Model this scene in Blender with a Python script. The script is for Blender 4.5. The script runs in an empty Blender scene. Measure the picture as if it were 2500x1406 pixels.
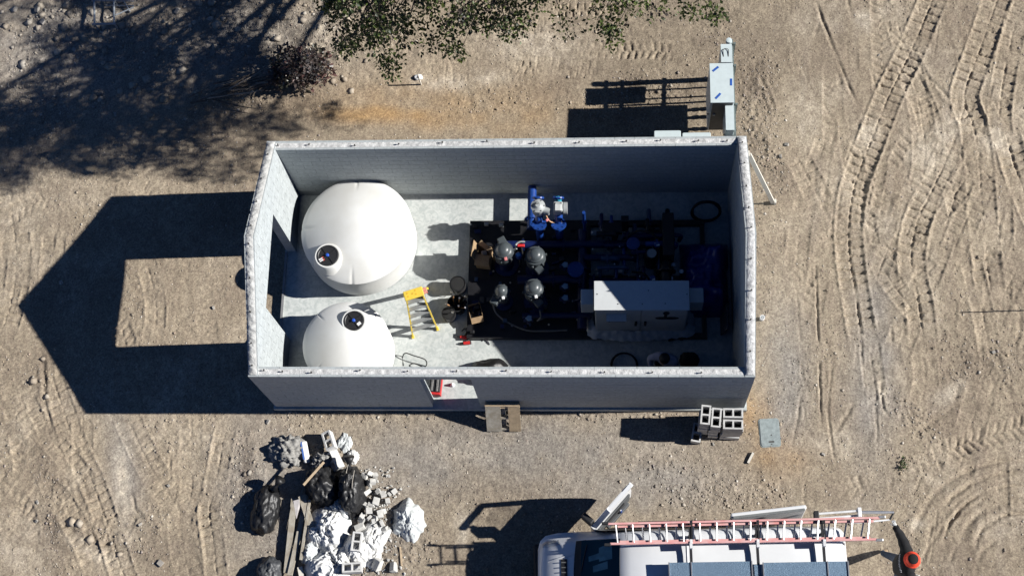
import bpy, bmesh, math, random
import numpy as np
from mathutils import Vector, Matrix, Euler, Quaternion
R = math.radians
random.seed(7); np.random.seed(7)
SC = bpy.context.scene
COL = SC.collection

# ------------------------------------------------------------------ camera
CAM = (3486.323, 0.3232, 0.067, 0.0186, 2.1604, -9.5266, 28.8535)   # focal in px of a 2500 px wide frame, euler, position
cd = bpy.data.cameras.new('camera'); cam = bpy.data.objects.new('camera', cd); COL.objects.link(cam)
cam.location = CAM[4:7]; cam.rotation_euler = CAM[1:4]
cd.sensor_width = 36.0; cd.lens = CAM[0] / 2500 * 36.0; cd.clip_end = 2000
SC.camera = cam
SC.cycles.diffuse_bounces = 1; SC.cycles.max_bounces = 6
# ------------------------------------------------------------------ sky and sun
SUN_AZ, SUN_EL = R(1.83), R(31.9)          # azimuth counter-clockwise from +x (east)
w = bpy.data.worlds.new('World'); SC.world = w; w.use_nodes = True
nt = w.node_tree; nt.nodes.clear()
sky = nt.nodes.new('ShaderNodeTexSky'); sky.sky_type = 'NISHITA'; sky.sun_disc = False
sky.sun_elevation = SUN_EL; sky.sun_rotation = R(90) - SUN_AZ
sky.air_density = 0.45; sky.dust_density = 0.0; sky.ozone_density = 8.0; sky.altitude = 1500
bg = nt.nodes.new('ShaderNodeBackground'); bg.inputs[1].default_value = 0.056
wo = nt.nodes.new('ShaderNodeOutputWorld')
nt.links.new(sky.outputs[0], bg.inputs[0]); nt.links.new(bg.outputs[0], wo.inputs[0])
sd = bpy.data.lights.new('sun', 'SUN'); so = bpy.data.objects.new('sun', sd); COL.objects.link(so)
sd.energy = 5.0; sd.angle = R(0.53); sd.color = (1.0, 0.975, 0.93)
sv = Vector((math.cos(SUN_EL) * math.cos(SUN_AZ), math.cos(SUN_EL) * math.sin(SUN_AZ), math.sin(SUN_EL)))
so.rotation_euler = sv.to_track_quat('Z', 'Y').to_euler(); so.location = (30, 2, 22)
SC.view_settings.view_transform = 'Standard'; SC.view_settings.look = 'None'
SC.view_settings.exposure = 0.55; SC.view_settings.gamma = 1.0; SC.view_settings.use_curve_mapping = False

# ------------------------------------------------------------------ survey helpers
ZG = -0.14                                     # level of the dirt yard; the concrete floor is z = 0
CR = Euler(CAM[1:4]).to_matrix()
def U(u, v, z=0.0):
    """yard position (metres) of a surveyed point of the photograph at height z"""
    d = CR @ Vector(((u - 1250) / CAM[0], -(v - 703) / CAM[0], -1.0))
    t = (z - CAM[6]) / d.z
    return Vector((CAM[4] + t * d.x, CAM[5] + t * d.y, z))
CRN = np.array(CR)
def proj(p):
    d = (np.asarray(p) - np.array(CAM[4:7])) @ CRN
    return 1250 + CAM[0] * d[..., 0] / -d[..., 2], 703 - CAM[0] * d[..., 1] / -d[..., 2]

# ------------------------------------------------------------------ materials
MATS = {}
def mat(name, col, rough=0.7, metal=0.0, var=0.12, vscale=8.0, bump=0.0, bscale=60.0, spec=0.5, alpha=None, trans=0.0,
        col2=None, coat=0.0, mottle=None):
    if name in MATS: return MATS[name]
    m = bpy.data.materials.new(name); m.use_nodes = True
    n = m.node_tree.nodes; l = m.node_tree.links; b = n['Principled BSDF']
    b.inputs['Roughness'].default_value = rough; b.inputs['Metallic'].default_value = metal
    b.inputs['Specular IOR Level'].default_value = spec
    if coat: b.inputs['Coat Weight'].default_value = coat
    if trans: b.inputs['Transmission Weight'].default_value = trans
    if alpha is not None: b.inputs['Alpha'].default_value = alpha
    tc = n.new('ShaderNodeTexCoord')
    nz = n.new('ShaderNodeTexNoise'); nz.inputs['Scale'].default_value = vscale; nz.inputs['Detail'].default_value = 6
    l.new(tc.outputs['Object'], nz.inputs['Vector'])
    mx = n.new('ShaderNodeMix'); mx.data_type = 'RGBA'
    c2 = col2 if col2 else tuple(c * (1 - var) for c in col)
    c1 = col if col2 else tuple(min(1, c * (1 + var)) for c in col)
    mx.inputs[6].default_value = (*c1, 1); mx.inputs[7].default_value = (*c2, 1)
    rp = n.new('ShaderNodeValToRGB'); rp.color_ramp.elements[0].position = 0.35; rp.color_ramp.elements[1].position = 0.65
    l.new(nz.outputs[0], rp.inputs[0]); l.new(rp.outputs[0], mx.inputs[0])
    l.new(mx.outputs[2], b.inputs['Base Color'])
    if bump:
        n2 = n.new('ShaderNodeTexNoise'); n2.inputs['Scale'].default_value = bscale; n2.inputs['Detail'].default_value = 4
        l.new(tc.outputs['Object'], n2.inputs['Vector'])
        bp = n.new('ShaderNodeBump'); bp.inputs['Strength'].default_value = bump; bp.inputs['Distance'].default_value = 0.02
        l.new(n2.outputs[0], bp.inputs['Height']); l.new(bp.outputs[0], b.inputs['Normal'])
    MATS[name] = m
    return m

# ------------------------------------------------------------------ mesh builder
class MB:
    def __init__(s): s.v = []; s.f = []
    def add(s, vs, fs):
        o = len(s.v); s.v += [tuple(v) for v in vs]; s.f += [tuple(i + o for i in f) for f in fs]; return s
    def box(s, c, d, rot=None, bev=0.0):
        x, y, z = d[0] / 2, d[1] / 2, d[2] / 2
        if bev <= 0:
            vs = [Vector((a * x, b * y, e * z)) for a in (-1, 1) for b in (-1, 1) for e in (-1, 1)]
            fs = [(0, 1, 3, 2), (4, 6, 7, 5), (0, 4, 5, 1), (2, 3, 7, 6), (0, 2, 6, 4), (1, 5, 7, 3)]
        else:
            bm = bmesh.new(); bmesh.ops.create_cube(bm, size=1)
            bmesh.ops.scale(bm, vec=d, verts=bm.verts)
            bmesh.ops.bevel(bm, geom=bm.edges[:], offset=bev, segments=2, affect='EDGES', profile=0.5)
            bm.verts.index_update(); vs = [v.co.copy() for v in bm.verts]; fs = [tuple(v.index for v in f.verts) for f in bm.faces]; bm.free()
        if rot is not None:
            m = rot if isinstance(rot, Matrix) else Euler(rot).to_matrix()
            vs = [m @ v for v in vs]
        c = Vector(c); return s.add([v + c for v in vs], fs)
    def bar(s, a, b, w, h, up=(0, 0, 1)):
        """rectangular bar from a to b, w across, h along up"""
        a = Vector(a); b = Vector(b); d = (b - a); L = d.length; d.normalize(); up = Vector(up)
        if abs(d.dot(up)) > 0.98: up = Vector((1, 0, 0))
        y = up.cross(d).normalized(); z = d.cross(y)
        return s.box((a + b) / 2, (L, w, h), Matrix((d, y, z)).transposed())
    def cyl(s, a, b, r0, r1=None, n=12, cap=True):
        r1 = r0 if r1 is None else r1
        return s.tube([a, b], [r0, r1], n, cap)
    def tube(s, pts, r, n=8, cap=True, closed=False):
        pts = [Vector(p) for p in pts]; k = len(pts)
        rs = r if isinstance(r, (list, tuple)) else [r] * k
        vs = []; prev = None
        for i, p in enumerate(pts):
            if closed: t = pts[(i + 1) % k] - pts[i - 1]
            else: t = pts[min(i + 1, k - 1)] - pts[max(i - 1, 0)]
            t = t.normalized() if t.length > 1e-9 else Vector((0, 0, 1))
            if prev is None:
                a = Vector((0, 0, 1)) if abs(t.z) < 0.9 else Vector((1, 0, 0)); x = t.cross(a).normalized()
            else:
                x = (prev - t * prev.dot(t)); x = x.normalized() if x.length > 1e-6 else t.orthogonal().normalized()
            prev = x; y = t.cross(x)
            for j in range(n):
                an = 2 * math.pi * j / n
                vs.append(p + (x * math.cos(an) + y * math.sin(an)) * rs[i])
        fs = []
        for i in range(k if closed else k - 1):
            for j in range(n):
                a = i * n + j; b = i * n + (j + 1) % n; i2 = (i + 1) % k
                fs.append((a, b, i2 * n + (j + 1) % n, i2 * n + j))
        if cap and not closed:
            fs.append(tuple(reversed(range(n)))); fs.append(tuple(range((k - 1) * n, k * n)))
        return s.add(vs, fs)
    def lathe(s, prof, n=32, c=(0, 0, 0), axis=None):
        """prof: list of (radius, height)"""
        vs = []; fs = []; rows = []
        for r, z in prof:
            if r < 1e-6: rows.append([len(vs)]); vs.append(Vector((0, 0, z)))
            else:
                rows.append(list(range(len(vs), len(vs) + n)))
                vs += [Vector((r * math.cos(2 * math.pi * j / n), r * math.sin(2 * math.pi * j / n), z)) for j in range(n)]
        for a, b in zip(rows, rows[1:]):
            for j in range(n):
                k = (j + 1) % n
                if len(a) == 1 and len(b) == 1: continue
                if len(a) == 1: fs.append((a[0], b[k], b[j]))
                elif len(b) == 1: fs.append((a[j], a[k], b[0]))
                else: fs.append((a[j], a[k], b[k], b[j]))
        if axis is not None:
            q = Vector((0, 0, 1)).rotation_difference(Vector(axis).normalized()); vs = [q @ v for v in vs]
        c = Vector(c); return s.add([v + c for v in vs], fs)
    def prism(s, poly, z0, z1):
        n = len(poly)
        vs = [(x, y, z0) for x, y in poly] + [(x, y, z1) for x, y in poly]
        fs = [tuple(reversed(range(n))), tuple(range(n, 2 * n))] + [(i, (i + 1) % n, n + (i + 1) % n, n + i) for i in range(n)]
        return s.add(vs, fs)
    def build(s, name, m, parent=None, smooth=False, world=False):
        me = bpy.data.meshes.new(name)
        vs = s.v
        if world and parent is not None:
            b = Vector(parent.location); rz = parent.rotation_euler.z
            if rz:
                mi = Matrix.Rotation(-rz, 3, 'Z'); vs = [mi @ (Vector(v) - b) for v in vs]
            else: vs = [(v[0] - b.x, v[1] - b.y, v[2] - b.z) for v in vs]
        me.from_pydata([tuple(v) for v in vs], [], s.f)
        bm = bmesh.new(); bm.from_mesh(me); bmesh.ops.recalc_face_normals(bm, faces=bm.faces); bm.to_mesh(me); bm.free()
        if smooth:
            me.polygons.foreach_set('use_smooth', [True] * len(me.polygons))
            if smooth != 'all':
                me.set_sharp_from_angle(angle=R(38))
        o = bpy.data.objects.new(name, me); COL.objects.link(o)
        me.materials.append(m)
        if parent is not None: o.parent = parent
        return o
def tag(o, label, cat=None, group=None, kind=None):
    if label: o['label'] = label
    if cat: o['category'] = cat
    if group: o['group'] = group
    if kind: o['kind'] = kind
    return o
def thing(name, label, cat, loc=(0, 0, 0), rz=0.0, group=None):
    o = bpy.data.objects.new(name, None); COL.objects.link(o); o.empty_display_size = 0.1
    o.location = loc; o.rotation_euler = (0, 0, rz)
    return tag(o, label, cat, group)
def copy_tree(o, parent=None):
    c = o.copy(); COL.objects.link(c)
    if parent is not None: c.parent = parent
    for ch in list(o.children): copy_tree(ch, c)
    return c
def recentre(o):
    """put a single-mesh thing's origin at the base of its mesh"""
    me = o.data; n = len(me.vertices); a = np.empty(n * 3); me.vertices.foreach_get('co', a); a = a.reshape(-1, 3)
    c = np.array([(a[:, 0].min() + a[:, 0].max()) / 2, (a[:, 1].min() + a[:, 1].max()) / 2, a[:, 2].min()])
    me.vertices.foreach_set('co', (a - c).ravel()); o.location = c; me.update()
    return o
def np_mesh(name, V, F, m, parent=None, colors=None, smooth=False):
    """fast mesh from numpy; F is (n,3) or (n,4)"""
    me = bpy.data.meshes.new(name); k = F.shape[1]
    me.vertices.add(len(V)); me.vertices.foreach_set('co', V.astype(np.float32).ravel())
    me.loops.add(F.size); me.loops.foreach_set('vertex_index', F.astype(np.int32).ravel())
    me.polygons.add(len(F)); me.polygons.foreach_set('loop_start', np.arange(0, F.size, k, dtype=np.int32))
    me.polygons.foreach_set('loop_total', np.full(len(F), k, dtype=np.int32))
    if smooth: me.polygons.foreach_set('use_smooth', np.ones(len(F), dtype=bool))
    me.update(calc_edges=True)
    if colors is not None:
        at = me.color_attributes.new('tint', 'FLOAT_COLOR', 'POINT')
        c = np.ones((len(V), 4), np.float32); c[:, :3] = colors; at.data.foreach_set('color', c.ravel())
    o = bpy.data.objects.new(name, me); COL.objects.link(o); me.materials.append(m)
    if parent is not None: o.parent = parent
    return o
def vnoise(X, Y, scale, seed=0):
    """smooth value noise in 0..1"""
    x = X / scale; y = Y / scale; xi = np.floor(x).astype(np.int64); yi = np.floor(y).astype(np.int64)
    fx = x - xi; fy = y - yi; fx = fx * fx * (3 - 2 * fx); fy = fy * fy * (3 - 2 * fy)
    def h(a, b):
        n = (a * 374761393 + b * 668265263 + seed * 144664711) & 0xffffffff
        n = ((n ^ (n >> 13)) * 1274126177) & 0xffffffff
        return ((n ^ (n >> 16)) & 0xffff) / 65535.0
    return (h(xi, yi) * (1 - fx) + h(xi + 1, yi) * fx) * (1 - fy) + (h(xi, yi + 1) * (1 - fx) + h(xi + 1, yi + 1) * fx) * fy
def spline(pts, step=0.05):
    P = [Vector(p) for p in pts]; P = [P[0] * 2 - P[1]] + P + [P[-1] * 2 - P[-2]]; out = []
    for i in range(1, len(P) - 2):
        a, b, c, d = P[i - 1:i + 3]; n = max(1, int((c - b).length / step))
        for k in range(n):
            t = k / n
            out.append(0.5 * ((2 * b) + (c - a) * t + (2 * a - 5 * b + 4 * c - d) * t * t + (3 * b - a - 3 * c + d) * t ** 3))
    out.append(P[-2]); return out
# ================================================================== the yard: one height-field sheet of dirt
def axis(a, b, step):
    core = np.arange(a, b, step); ex = np.array([.08, .25, .6, 1.2, 2.5, 5, 10, 20, 45, 100, 220, 400.])
    return np.concatenate([a - ex[::-1], core, core[-1] + ex])
gx = axis(-12.75, 11.95, 0.021); gy = axis(-6.4, 7.85, 0.021)
GX, GY = np.meshgrid(gx, gy)
GZ = np.full(GX.shape, ZG)
def N(s, seed): return vnoise(GX, GY, s, seed) - 0.5
near = np.clip(1.5 - np.maximum(np.maximum(np.abs(GX) - 13, np.abs(GY - .7) - 7.5), 0), 0, 1)
GZ += near * (0.05 * N(3.1, 1) + 0.035 * N(1.1, 2) + 0.014 * N(.42, 3))
PU, PV = proj(np.stack([GX, GY, np.full(GX.shape, ZG)], -1))       # where each spot of ground was surveyed in the photograph
def blob(u, v, ru, rv, ang=0, soft=1.0):
    a = R(ang); du = PU - u; dv = PV - v
    x = (du * math.cos(a) + dv * math.sin(a)) / ru; y = (-du * math.sin(a) + dv * math.cos(a)) / rv
    return np.exp(-(x * x + y * y) * soft)
# ---- rough, stony zones
rough = np.full(GX.shape, .5)
for b in [(300, 90, 380, 120, 0), (620, 60, 160, 120, 0), (120, 250, 160, 160, 0), (560, 250, 170, 50, -15), (790, 100, 80, 120, 0), (1580, 220, 160, 60, 0), (1450, 270, 120, 60, 0),
          (1850, 260, 60, 160, 0), (1880, 420, 70, 80, 30), (130, 1240, 50, 200, -8), (250, 1310, 160, 50, 20), (350, 1270, 90, 50, 0), (600, 1150, 40, 150, 5),
          (860, 1010, 220, 22, 0), (1500, 1015, 260, 18, 0), (100, 920, 35, 90, 10), (2420, 900, 100, 90, 0), (2230, 1010, 130, 40, 40), (1620, 1130, 150, 60, 0), (1750, 1200, 200, 60, 0), (920, 1300, 110, 120, 0), (1000, 1330, 80, 80, 0)]:
    rough = np.maximum(rough, 1.3 * blob(*b))
rough = rough * (.55 + .9 * vnoise(GX, GY, .9, 71)); rough -= .5 * np.maximum(np.maximum(blob(960, 300, 150, 25), blob(1100, 310, 300, 25)), np.maximum(blob(300, 1150, 40, 120, -5), blob(2050, 150, 120, 120)))
rough = np.clip(rough, .12, 1.5)
def clod(s, seed): return np.clip(vnoise(GX, GY, s, seed) - .52, 0, 1)
GZ += near * rough * ((0.034 + .06 * np.clip(blob(350, 90, 420, 130), 0, 1)) * clod(.17, 5) + 0.026 * clod(.095, 6) + 0.022 * clod(.06, 7) + .012 * N(.05, 8))
GZ += near * .004 * N(.045, 9)
# ---- banks and spoil heaps
GZ += near * (.16 * blob(380, 40, 380, 80) + .10 * blob(560, 235, 150, 32, -14) + .10 * blob(740, 200, 90, 50) + .06 * blob(860, 1280, 130, 150)) * (.6 + .8 * vnoise(GX, GY, .5, 33))
# ---- wheel and track marks
TRK = np.zeros(GX.shape)                      # how strongly a spot has been rolled flat
def stamp(path, kind, width=.5, depth=.03, pitch=.19, fade=.6, seed=0, flat=.8, slant=.8):
    pts = spline([U(u, v, ZG).to_2d().to_3d() for u, v in path], .22)
    s0 = 0.0
    best = None
    P = np.array([(p.x, p.y) for p in pts]); L = np.concatenate([[0], np.cumsum(np.hypot(*np.diff(P, axis=0).T))])
    m = width / 2 + .2
    i0, i1 = np.searchsorted(gx, [P[:, 0].min() - m, P[:, 0].max() + m]); j0, j1 = np.searchsorted(gy, [P[:, 1].min() - m, P[:, 1].max() + m])
    X = GX[j0:j1, i0:i1]; Y = GY[j0:j1, i0:i1]
    if X.size == 0: return
    D = np.full(X.shape, 9.0); S = np.zeros(X.shape)
    for k in range(len(P) - 1):
        a = P[k]; d = P[k + 1] - a; l = np.hypot(*d); d = d / l
        ia, ib = np.searchsorted(gx[i0:i1], [min(a[0], P[k + 1][0]) - m, max(a[0], P[k + 1][0]) + m]); ja, jb = np.searchsorted(gy[j0:j1], [min(a[1], P[k + 1][1]) - m, max(a[1], P[k + 1][1]) + m])
        if ib <= ia or jb <= ja: continue
        x = X[ja:jb, ia:ib] - a[0]; y = Y[ja:jb, ia:ib] - a[1]
        t = np.clip(x * d[0] + y * d[1], 0, l); dd = -x * d[1] + y * d[0]; e = np.hypot(x - t * d[0], y - t * d[1])
        up = e < np.abs(D[ja:jb, ia:ib])
        D[ja:jb, ia:ib] = np.where(up, np.sign(dd) * e, D[ja:jb, ia:ib]); S[ja:jb, ia:ib] = np.where(up, L[k] + t, S[ja:jb, ia:ib])
    h = width / 2; a = np.abs(D)
    env = np.clip((vnoise(S, S * 0 + seed * 3.7, .8, seed + 11) - .5) * 2.2 + .55 + .45 * (1 - fade), 0, 1) * np.clip((m - a) / .05, 0, 1)
    ends = np.clip(np.minimum(S, L[-1] - S) / .5, 0, 1); env = env * ends
    wob = (vnoise(X, Y, .13, 41) - .5) * .032 + (vnoise(X, Y, .05, 42) - .5) * .016
    env = env * np.clip((vnoise(X, Y, .42, seed + 90) - .5) * (1.0 + 1.8 * fade) + .98 - .36 * fade, .0, 1)
    def ss(x, e): return np.clip(x / e + .5, 0, 1)
    if kind == 'lug':                          # two columns of pads, staggered, with grooves between
        row = np.floor(D / h + 1e-6); off = np.where(D < 0, .5, 0.)
        q = np.mod((S + wob) / pitch + off, 1.0); q = np.minimum(q, 1 - q) * pitch
        groove = np.maximum(1 - ss(q - .018, .02), 1 - ss(a - .016 + wob, .02))
        edge = np.exp(-((a - h) / .035) ** 2)
        inside = ss(h - a, .03)
        pad = np.floor((S + wob) / pitch + off) * 2 + row; hsh = np.abs(np.sin(pad * 12.9898 + seed * 7.1) * 43758.5453) % 1.0
        z = inside * (-.012 - depth * groove * (.45 + .75 * hsh) + .012 * (hsh - .5)) + .6 * depth * edge * (.5 + vnoise(X, Y, .1, 77))
    elif kind == 'bar':                        # chevron bars of a tractor tyre
        q = np.mod((S + a * slant + np.where(D < 0, .5, 0) * pitch + wob) / pitch, 1.0); q = np.minimum(q, 1 - q) * pitch
        bar_ = 1 - ss(q - .03, .035); inside = ss(h - a, .04)
        z = inside * (-.01 - depth * bar_) + .4 * depth * np.exp(-((a - h) / .05) ** 2)
    else:                                      # plain rut
        z = -depth * np.exp(-((D + wob) / (width * .35)) ** 2) + .45 * depth * np.exp(-((D - width * .75) / (width * .4)) ** 2) + .3 * depth * np.exp(-((D + width * .75) / (width * .4)) ** 2)
        inside = np.exp(-(D / width) ** 2)
    if flat > 0:
        base = GZ[j0:j1, i0:i1]
        TRK[j0:j1, i0:i1] = np.maximum(TRK[j0:j1, i0:i1], inside * env * flat)
    GZ[j0:j1, i0:i1] += z * env
LUG = [
 ([(2292, -40), (2277, 0), (2223, 127), (2170, 235), (2120, 362), (2085, 460), (2072, 560), (2078, 650), (2095, 760), (2110, 840)], .60, .036, .20, .2),
 ([(2450, -40), (2428, 20), (2388, 134), (2354, 235), (2375, 300), (2388, 380), (2395, 480), (2405, 600), (2420, 720)], .62, .034, .21, .25),
 ([(2520, -20), (2485, 40), (2455, 168), (2440, 300), (2470, 420)], .5, .024, .2, .5),
 ([(2415, 215), (2450, 310), (2490, 440), (2540, 560)], .6, .030, .2, .4),
 ([(2345, 300), (2310, 390), (2277, 463), (2240, 540), (2225, 640), (2245, 750), (2255, 850)], .58, .030, .2, .35),
 ([(1925, 350), (1965, 420), (2000, 490), (2060, 620)], .55, .016, .2, .6),
 ([(2560, 250), (2480, 330), (2420, 400), (2330, 430)], .6, .02, .2, .5),
 ([(120, 900), (140, 960), (190, 1107), (221, 1166), (258, 1270), (300, 1400), (320, 1450)], .52, .034, .19, .3),
 ([(290, 980), (308, 1016), (356, 1119), (395, 1186), (437, 1245), (445, 1330), (470, 1430)], .56, .034, .19, .2),
 ([(467, 1000), (467, 1110), (466, 1206), (430, 1290)], .50, .024, .19, .5),
 ([(560, 1010), (545, 1080), (526, 1178), (510, 1245), (520, 1320), (530, 1420)], .46, .034, .19, .3),
 ([(-30, 1220), (20, 1150), (60, 1110), (110, 1060)], .56, .022, .19, .5),
 ([(20, 420), (28, 520), (40, 640), (20, 760), (-20, 860)], .7, .022, .2, .45),
 ([(110, 560), (90, 680), (60, 800), (0, 900)], .6, .02, .2, .6),
 ([(0, 1340), (60, 1260), (120, 1200), (190, 1290), (240, 1400)], .5, .016, .19, .6),
 ([(330, 1220), (290, 1300), (260, 1400)], .5, .018, .19, .6),
 ([(1240, 160), (1300, 166), (1380, 172), (1470, 184)], .30, .034, .165, .1),
 ([(1300, 22), (1370, 26), (1440, 24), (1560, 30)], .34, .03, .17, .2),
 ([(2060, 480), (2130, 560), (2210, 620), (2300, 700)], .55, .016, .2, .7),
 ([(2250, 840), (2260, 930), (2240, 1010)], .5, .014, .2, .6),
]
for i, (p, wd, dp, pt, fd) in enumerate(LUG): stamp(p, 'lug', wd, dp * (1.4 if i < 5 or i in (7, 8, 10) else 1.25), pt, fd, i)
rt = random.Random(3)
for i in range(24):
    u0 = rt.uniform(1880, 2520); u1 = u0 + rt.uniform(-330, 160); v0 = rt.uniform(-60, 500); v1 = v0 + rt.uniform(350, 900); um = (u0 + u1) / 2 + rt.uniform(-110, 110)
    if min(u0, u1, um) < 1880: continue
    stamp([(u0, v0), (um, (v0 + v1) / 2), (u1, v1)], 'lug' if i % 3 else 'bar', rt.uniform(.42, .6), rt.uniform(.012, .024), rt.uniform(.17, .22), .9, i + 200, slant=.4)
for i in range(12):
    u0 = rt.uniform(-40, 420); u1 = u0 + rt.uniform(-80, 240); v0 = rt.uniform(430, 1000); v1 = v0 + rt.uniform(250, 520)
    stamp([(u0, v0), ((u0 + u1) / 2 + rt.uniform(-70, 70), (v0 + v1) / 2), (u1, v1)], 'lug' if i % 3 else 'bar', rt.uniform(.42, .58), rt.uniform(.012, .024), rt.uniform(.17, .2), .9, i + 240, slant=.4)
for i in range(6):
    v0 = rt.uniform(0, 230); u0 = rt.uniform(900, 1300); stamp([(u0, v0), (u0 + 180, v0 + rt.uniform(-25, 25)), (u0 + rt.uniform(300, 480), v0 + rt.uniform(-40, 40))], 'lug', .4, .016, .17, .9, i + 260)
for i in range(30):
    u0 = rt.uniform(1900, 2480); v0 = rt.uniform(0, 1250); L_ = rt.uniform(80, 320); stamp([(u0, v0), (u0 + rt.uniform(-30, 30), v0 + L_ / 2), (u0 + rt.uniform(-90, 60), v0 + L_)], 'rut', rt.uniform(.04, .12), rt.uniform(.006, .018), .2, .8, i + 280, flat=.3)
BAR = [
 ([(2560, 1025), (2499, 1040), (2405, 1066), (2305, 1104), (2262, 1150), (2230, 1215)], .46, .045, .17, .15),
 ([(1490, 128), (1560, 122), (1650, 132)], .44, .04, .165, .1),
 ([(2040, 1180), (2120, 1195), (2200, 1200)], .5, .02, .18, .6),
 ([(0, 540), (70, 500), (150, 480)], .5, .022, .18, .5),
 ([(-20, 1190), (40, 1220), (70, 1290), (60, 1380)], .45, .02, .17, .5),
]
for i, (p, wd, dp, pt, fd) in enumerate(BAR): stamp(p, 'bar', wd, dp, pt, fd, i + 30, slant=.25 if i == 1 else .5)
RUT = [
 ([(1985, -20), (1992, 7), (2036, 124), (2068, 200), (2096, 268)], .09, .05), ([(2066, -20), (2080, 40), (2110, 120), (2128, 172), (2136, 215)], .09, .055),
 ([(2237, 164), (2290, 212), (2341, 268)], .10, .045), ([(1836, 150), (1870, 220), (1905, 305)], .10, .035), ([(1905, 0), (1930, 100), (1985, 230)], .08, .022),
 ([(1850, 210), (1868, 250), (1882, 300)], .08, .05), ([(1940, 640), (1948, 760), (1955, 850), (1963, 980), (1970, 1090)], .07, .03),
 ([(1985, 520), (1993, 700), (1998, 850), (2003, 980), (2006, 1110)], .06, .045), ([(2010, 860), (2020, 965)], .05, .045),
 ([(2080, 640), (2098, 780), (2103, 850), (2113, 1000), (2117, 1080), (2124, 1140), (2142, 1175)], .07, .05), ([(2130, 830), (2138, 960), (2142, 1095)], .07, .03),
 ([(2145, 880), (2152, 940), (2158, 1000), (2200, 1040)], .08, .045), ([(1925, 600), (1930, 800), (1940, 1000)], .1, .02), ([(2170, 760), (2180, 860), (2175, 960)], .08, .03),
 ([(2245, 935), (2255, 958), (2280, 965)], .06, .045), ([(2330, 880), (2390, 945), (2440, 990)], .08, .03), ([(2225, 1065), (2270, 1035), (2330, 995), (2370, 965)], .1, .04),
 ([(2280, 1110), (2300, 1145), (2315, 1160)], .12, .07), ([(2230, 1210), (2250, 1160), (2262, 1130)], .09, .05),
 ([(2240, 1406), (2270, 1330), (2330, 1260), (2420, 1215), (2520, 1205)], .10, .035), ([(2310, 1406), (2330, 1345), (2385, 1285), (2450, 1255), (2520, 1250)], .10, .04),
 ([(2380, 1406), (2395, 1350), (2440, 1315), (2520, 1310)], .10, .035), ([(2270, 1390), (2300, 1320), (2360, 1265), (2450, 1228)], .06, .02),
 ([(325, 1165), (322, 1200), (330, 1240), (345, 1265)], .09, .05), ([(103, 860), (108, 920), (112, 990), (128, 1050)], .12, .07),
 ([(185, 990), (195, 1060), (205, 1120), (212, 1180)], .07, .035), ([(280, 1018), (305, 1060)], .06, .04), ([(420, 1080), (415, 1150), (418, 1180)], .06, .04),
 ([(498, 1200), (505, 1160), (520, 1110), (540, 1060)], .06, .04), ([(0, 985), (50, 930), (75, 905)], .07, .035), ([(830, 278), (900, 276), (960, 272)], .07, .03), ([(2180, 420), (2260, 470), (2330, 560)], .08, .02),
 ([(1460, 60), (1640, 70), (1760, 60)], .12, .02), ([(2370, 640), (2375, 760), (2390, 860)], .08, .03), ([(2460, 560), (2440, 640), (2450, 720)], .08, .03),
 ([(2040, 300), (2020, 420), (2010, 540)], .1, .02), ([(2480, 700), (2490, 800), (2470, 860)], .12, .06)]
for i, (p, wd, dp) in enumerate(RUT): stamp(p, 'rut', wd, dp * .62, .2, .7, i + 60, flat=.35)
for i, rr in enumerate((70, 105, 140, 180, 215, 250)): stamp([(2490 + rr * 1.05 * math.cos(R(a)), 1345 + rr * .9 * math.sin(R(a))) for a in range(170 + 3 * i, 300, 14)], 'rut', .09 + .03 * (i % 3), .034, .2, .35, i + 320, flat=.5)
# rolled ground loses its loose clods
# ---- level under the building and let soil lie against the slab
inb = (np.abs(GX) < 4.9) & (np.abs(GY) < 2.5)
GZ[inb] = np.minimum(GZ[inb], ZG - .05)
# ---- soil colour: what the dirt itself is made of, patch by patch
tan_ = np.array([.385, .325, .240]); grey = np.array([.335, .308, .268]); orange = np.array([.44, .29, .145]); chalk = np.array([.56, .50, .40]); brown = np.array([.262, .212, .160]); dark = np.array([.13, .105, .085])
C = np.broadcast_to(tan_, GX.shape + (3,)).copy()
def mixc(col, f):
    f = np.clip(f, 0, 1)[..., None]; C[:] = C * (1 - f) + col * f
n1 = vnoise(GX, GY, 1.3, 21); n2 = vnoise(GX, GY, .35, 22); n3 = vnoise(GX, GY, .12, 23); n4 = vnoise(GX, GY, 3., 24)
st = vnoise(GX + .25 * GY, GY * .12, .10, 25); st2 = vnoise(GX - .1 * GY, GY * .10, .22, 26); rside = np.clip((PU - 1820) / 150, 0, 1); lside = np.clip((700 - PU) / 150, 0, 1) * np.clip((PV - 380) / 120, 0, 1)
mixc(brown, .34 * n1 + .35 * (n2 - .4) + .55 * (rside + .6 * lside) * (st - .45) + .4 * (rside + lside) * (st2 - .5))
mixc(chalk, .55 * np.clip(vnoise(GX, GY, .8, 27) - .58, 0, 1) * 2 * (rside + .7 * lside) * (.4 + n3) + .5 * (rside + .5 * lside) * np.clip(st2 - .6, 0, 1))
mixc(dark * 1.5, .8 * np.clip(vnoise(GX, GY, .6, 28) - .6, 0, 1) * (.5 + n3))
g = np.maximum.reduce([blob(1300, 1100, 420, 90), blob(1000, 1130, 200, 100), blob(1560, 1180, 260, 70), blob(1920, 950, 60, 200), blob(650, 1200, 110, 200), blob(860, 1290, 140, 140), blob(180, 120, 280, 160), blob(560, 110, 240, 110), blob(300, 1130, 40, 140, -8), blob(2130, 900, 60, 250)])
mixc(grey, g * (.75 + .6 * n2))
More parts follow.
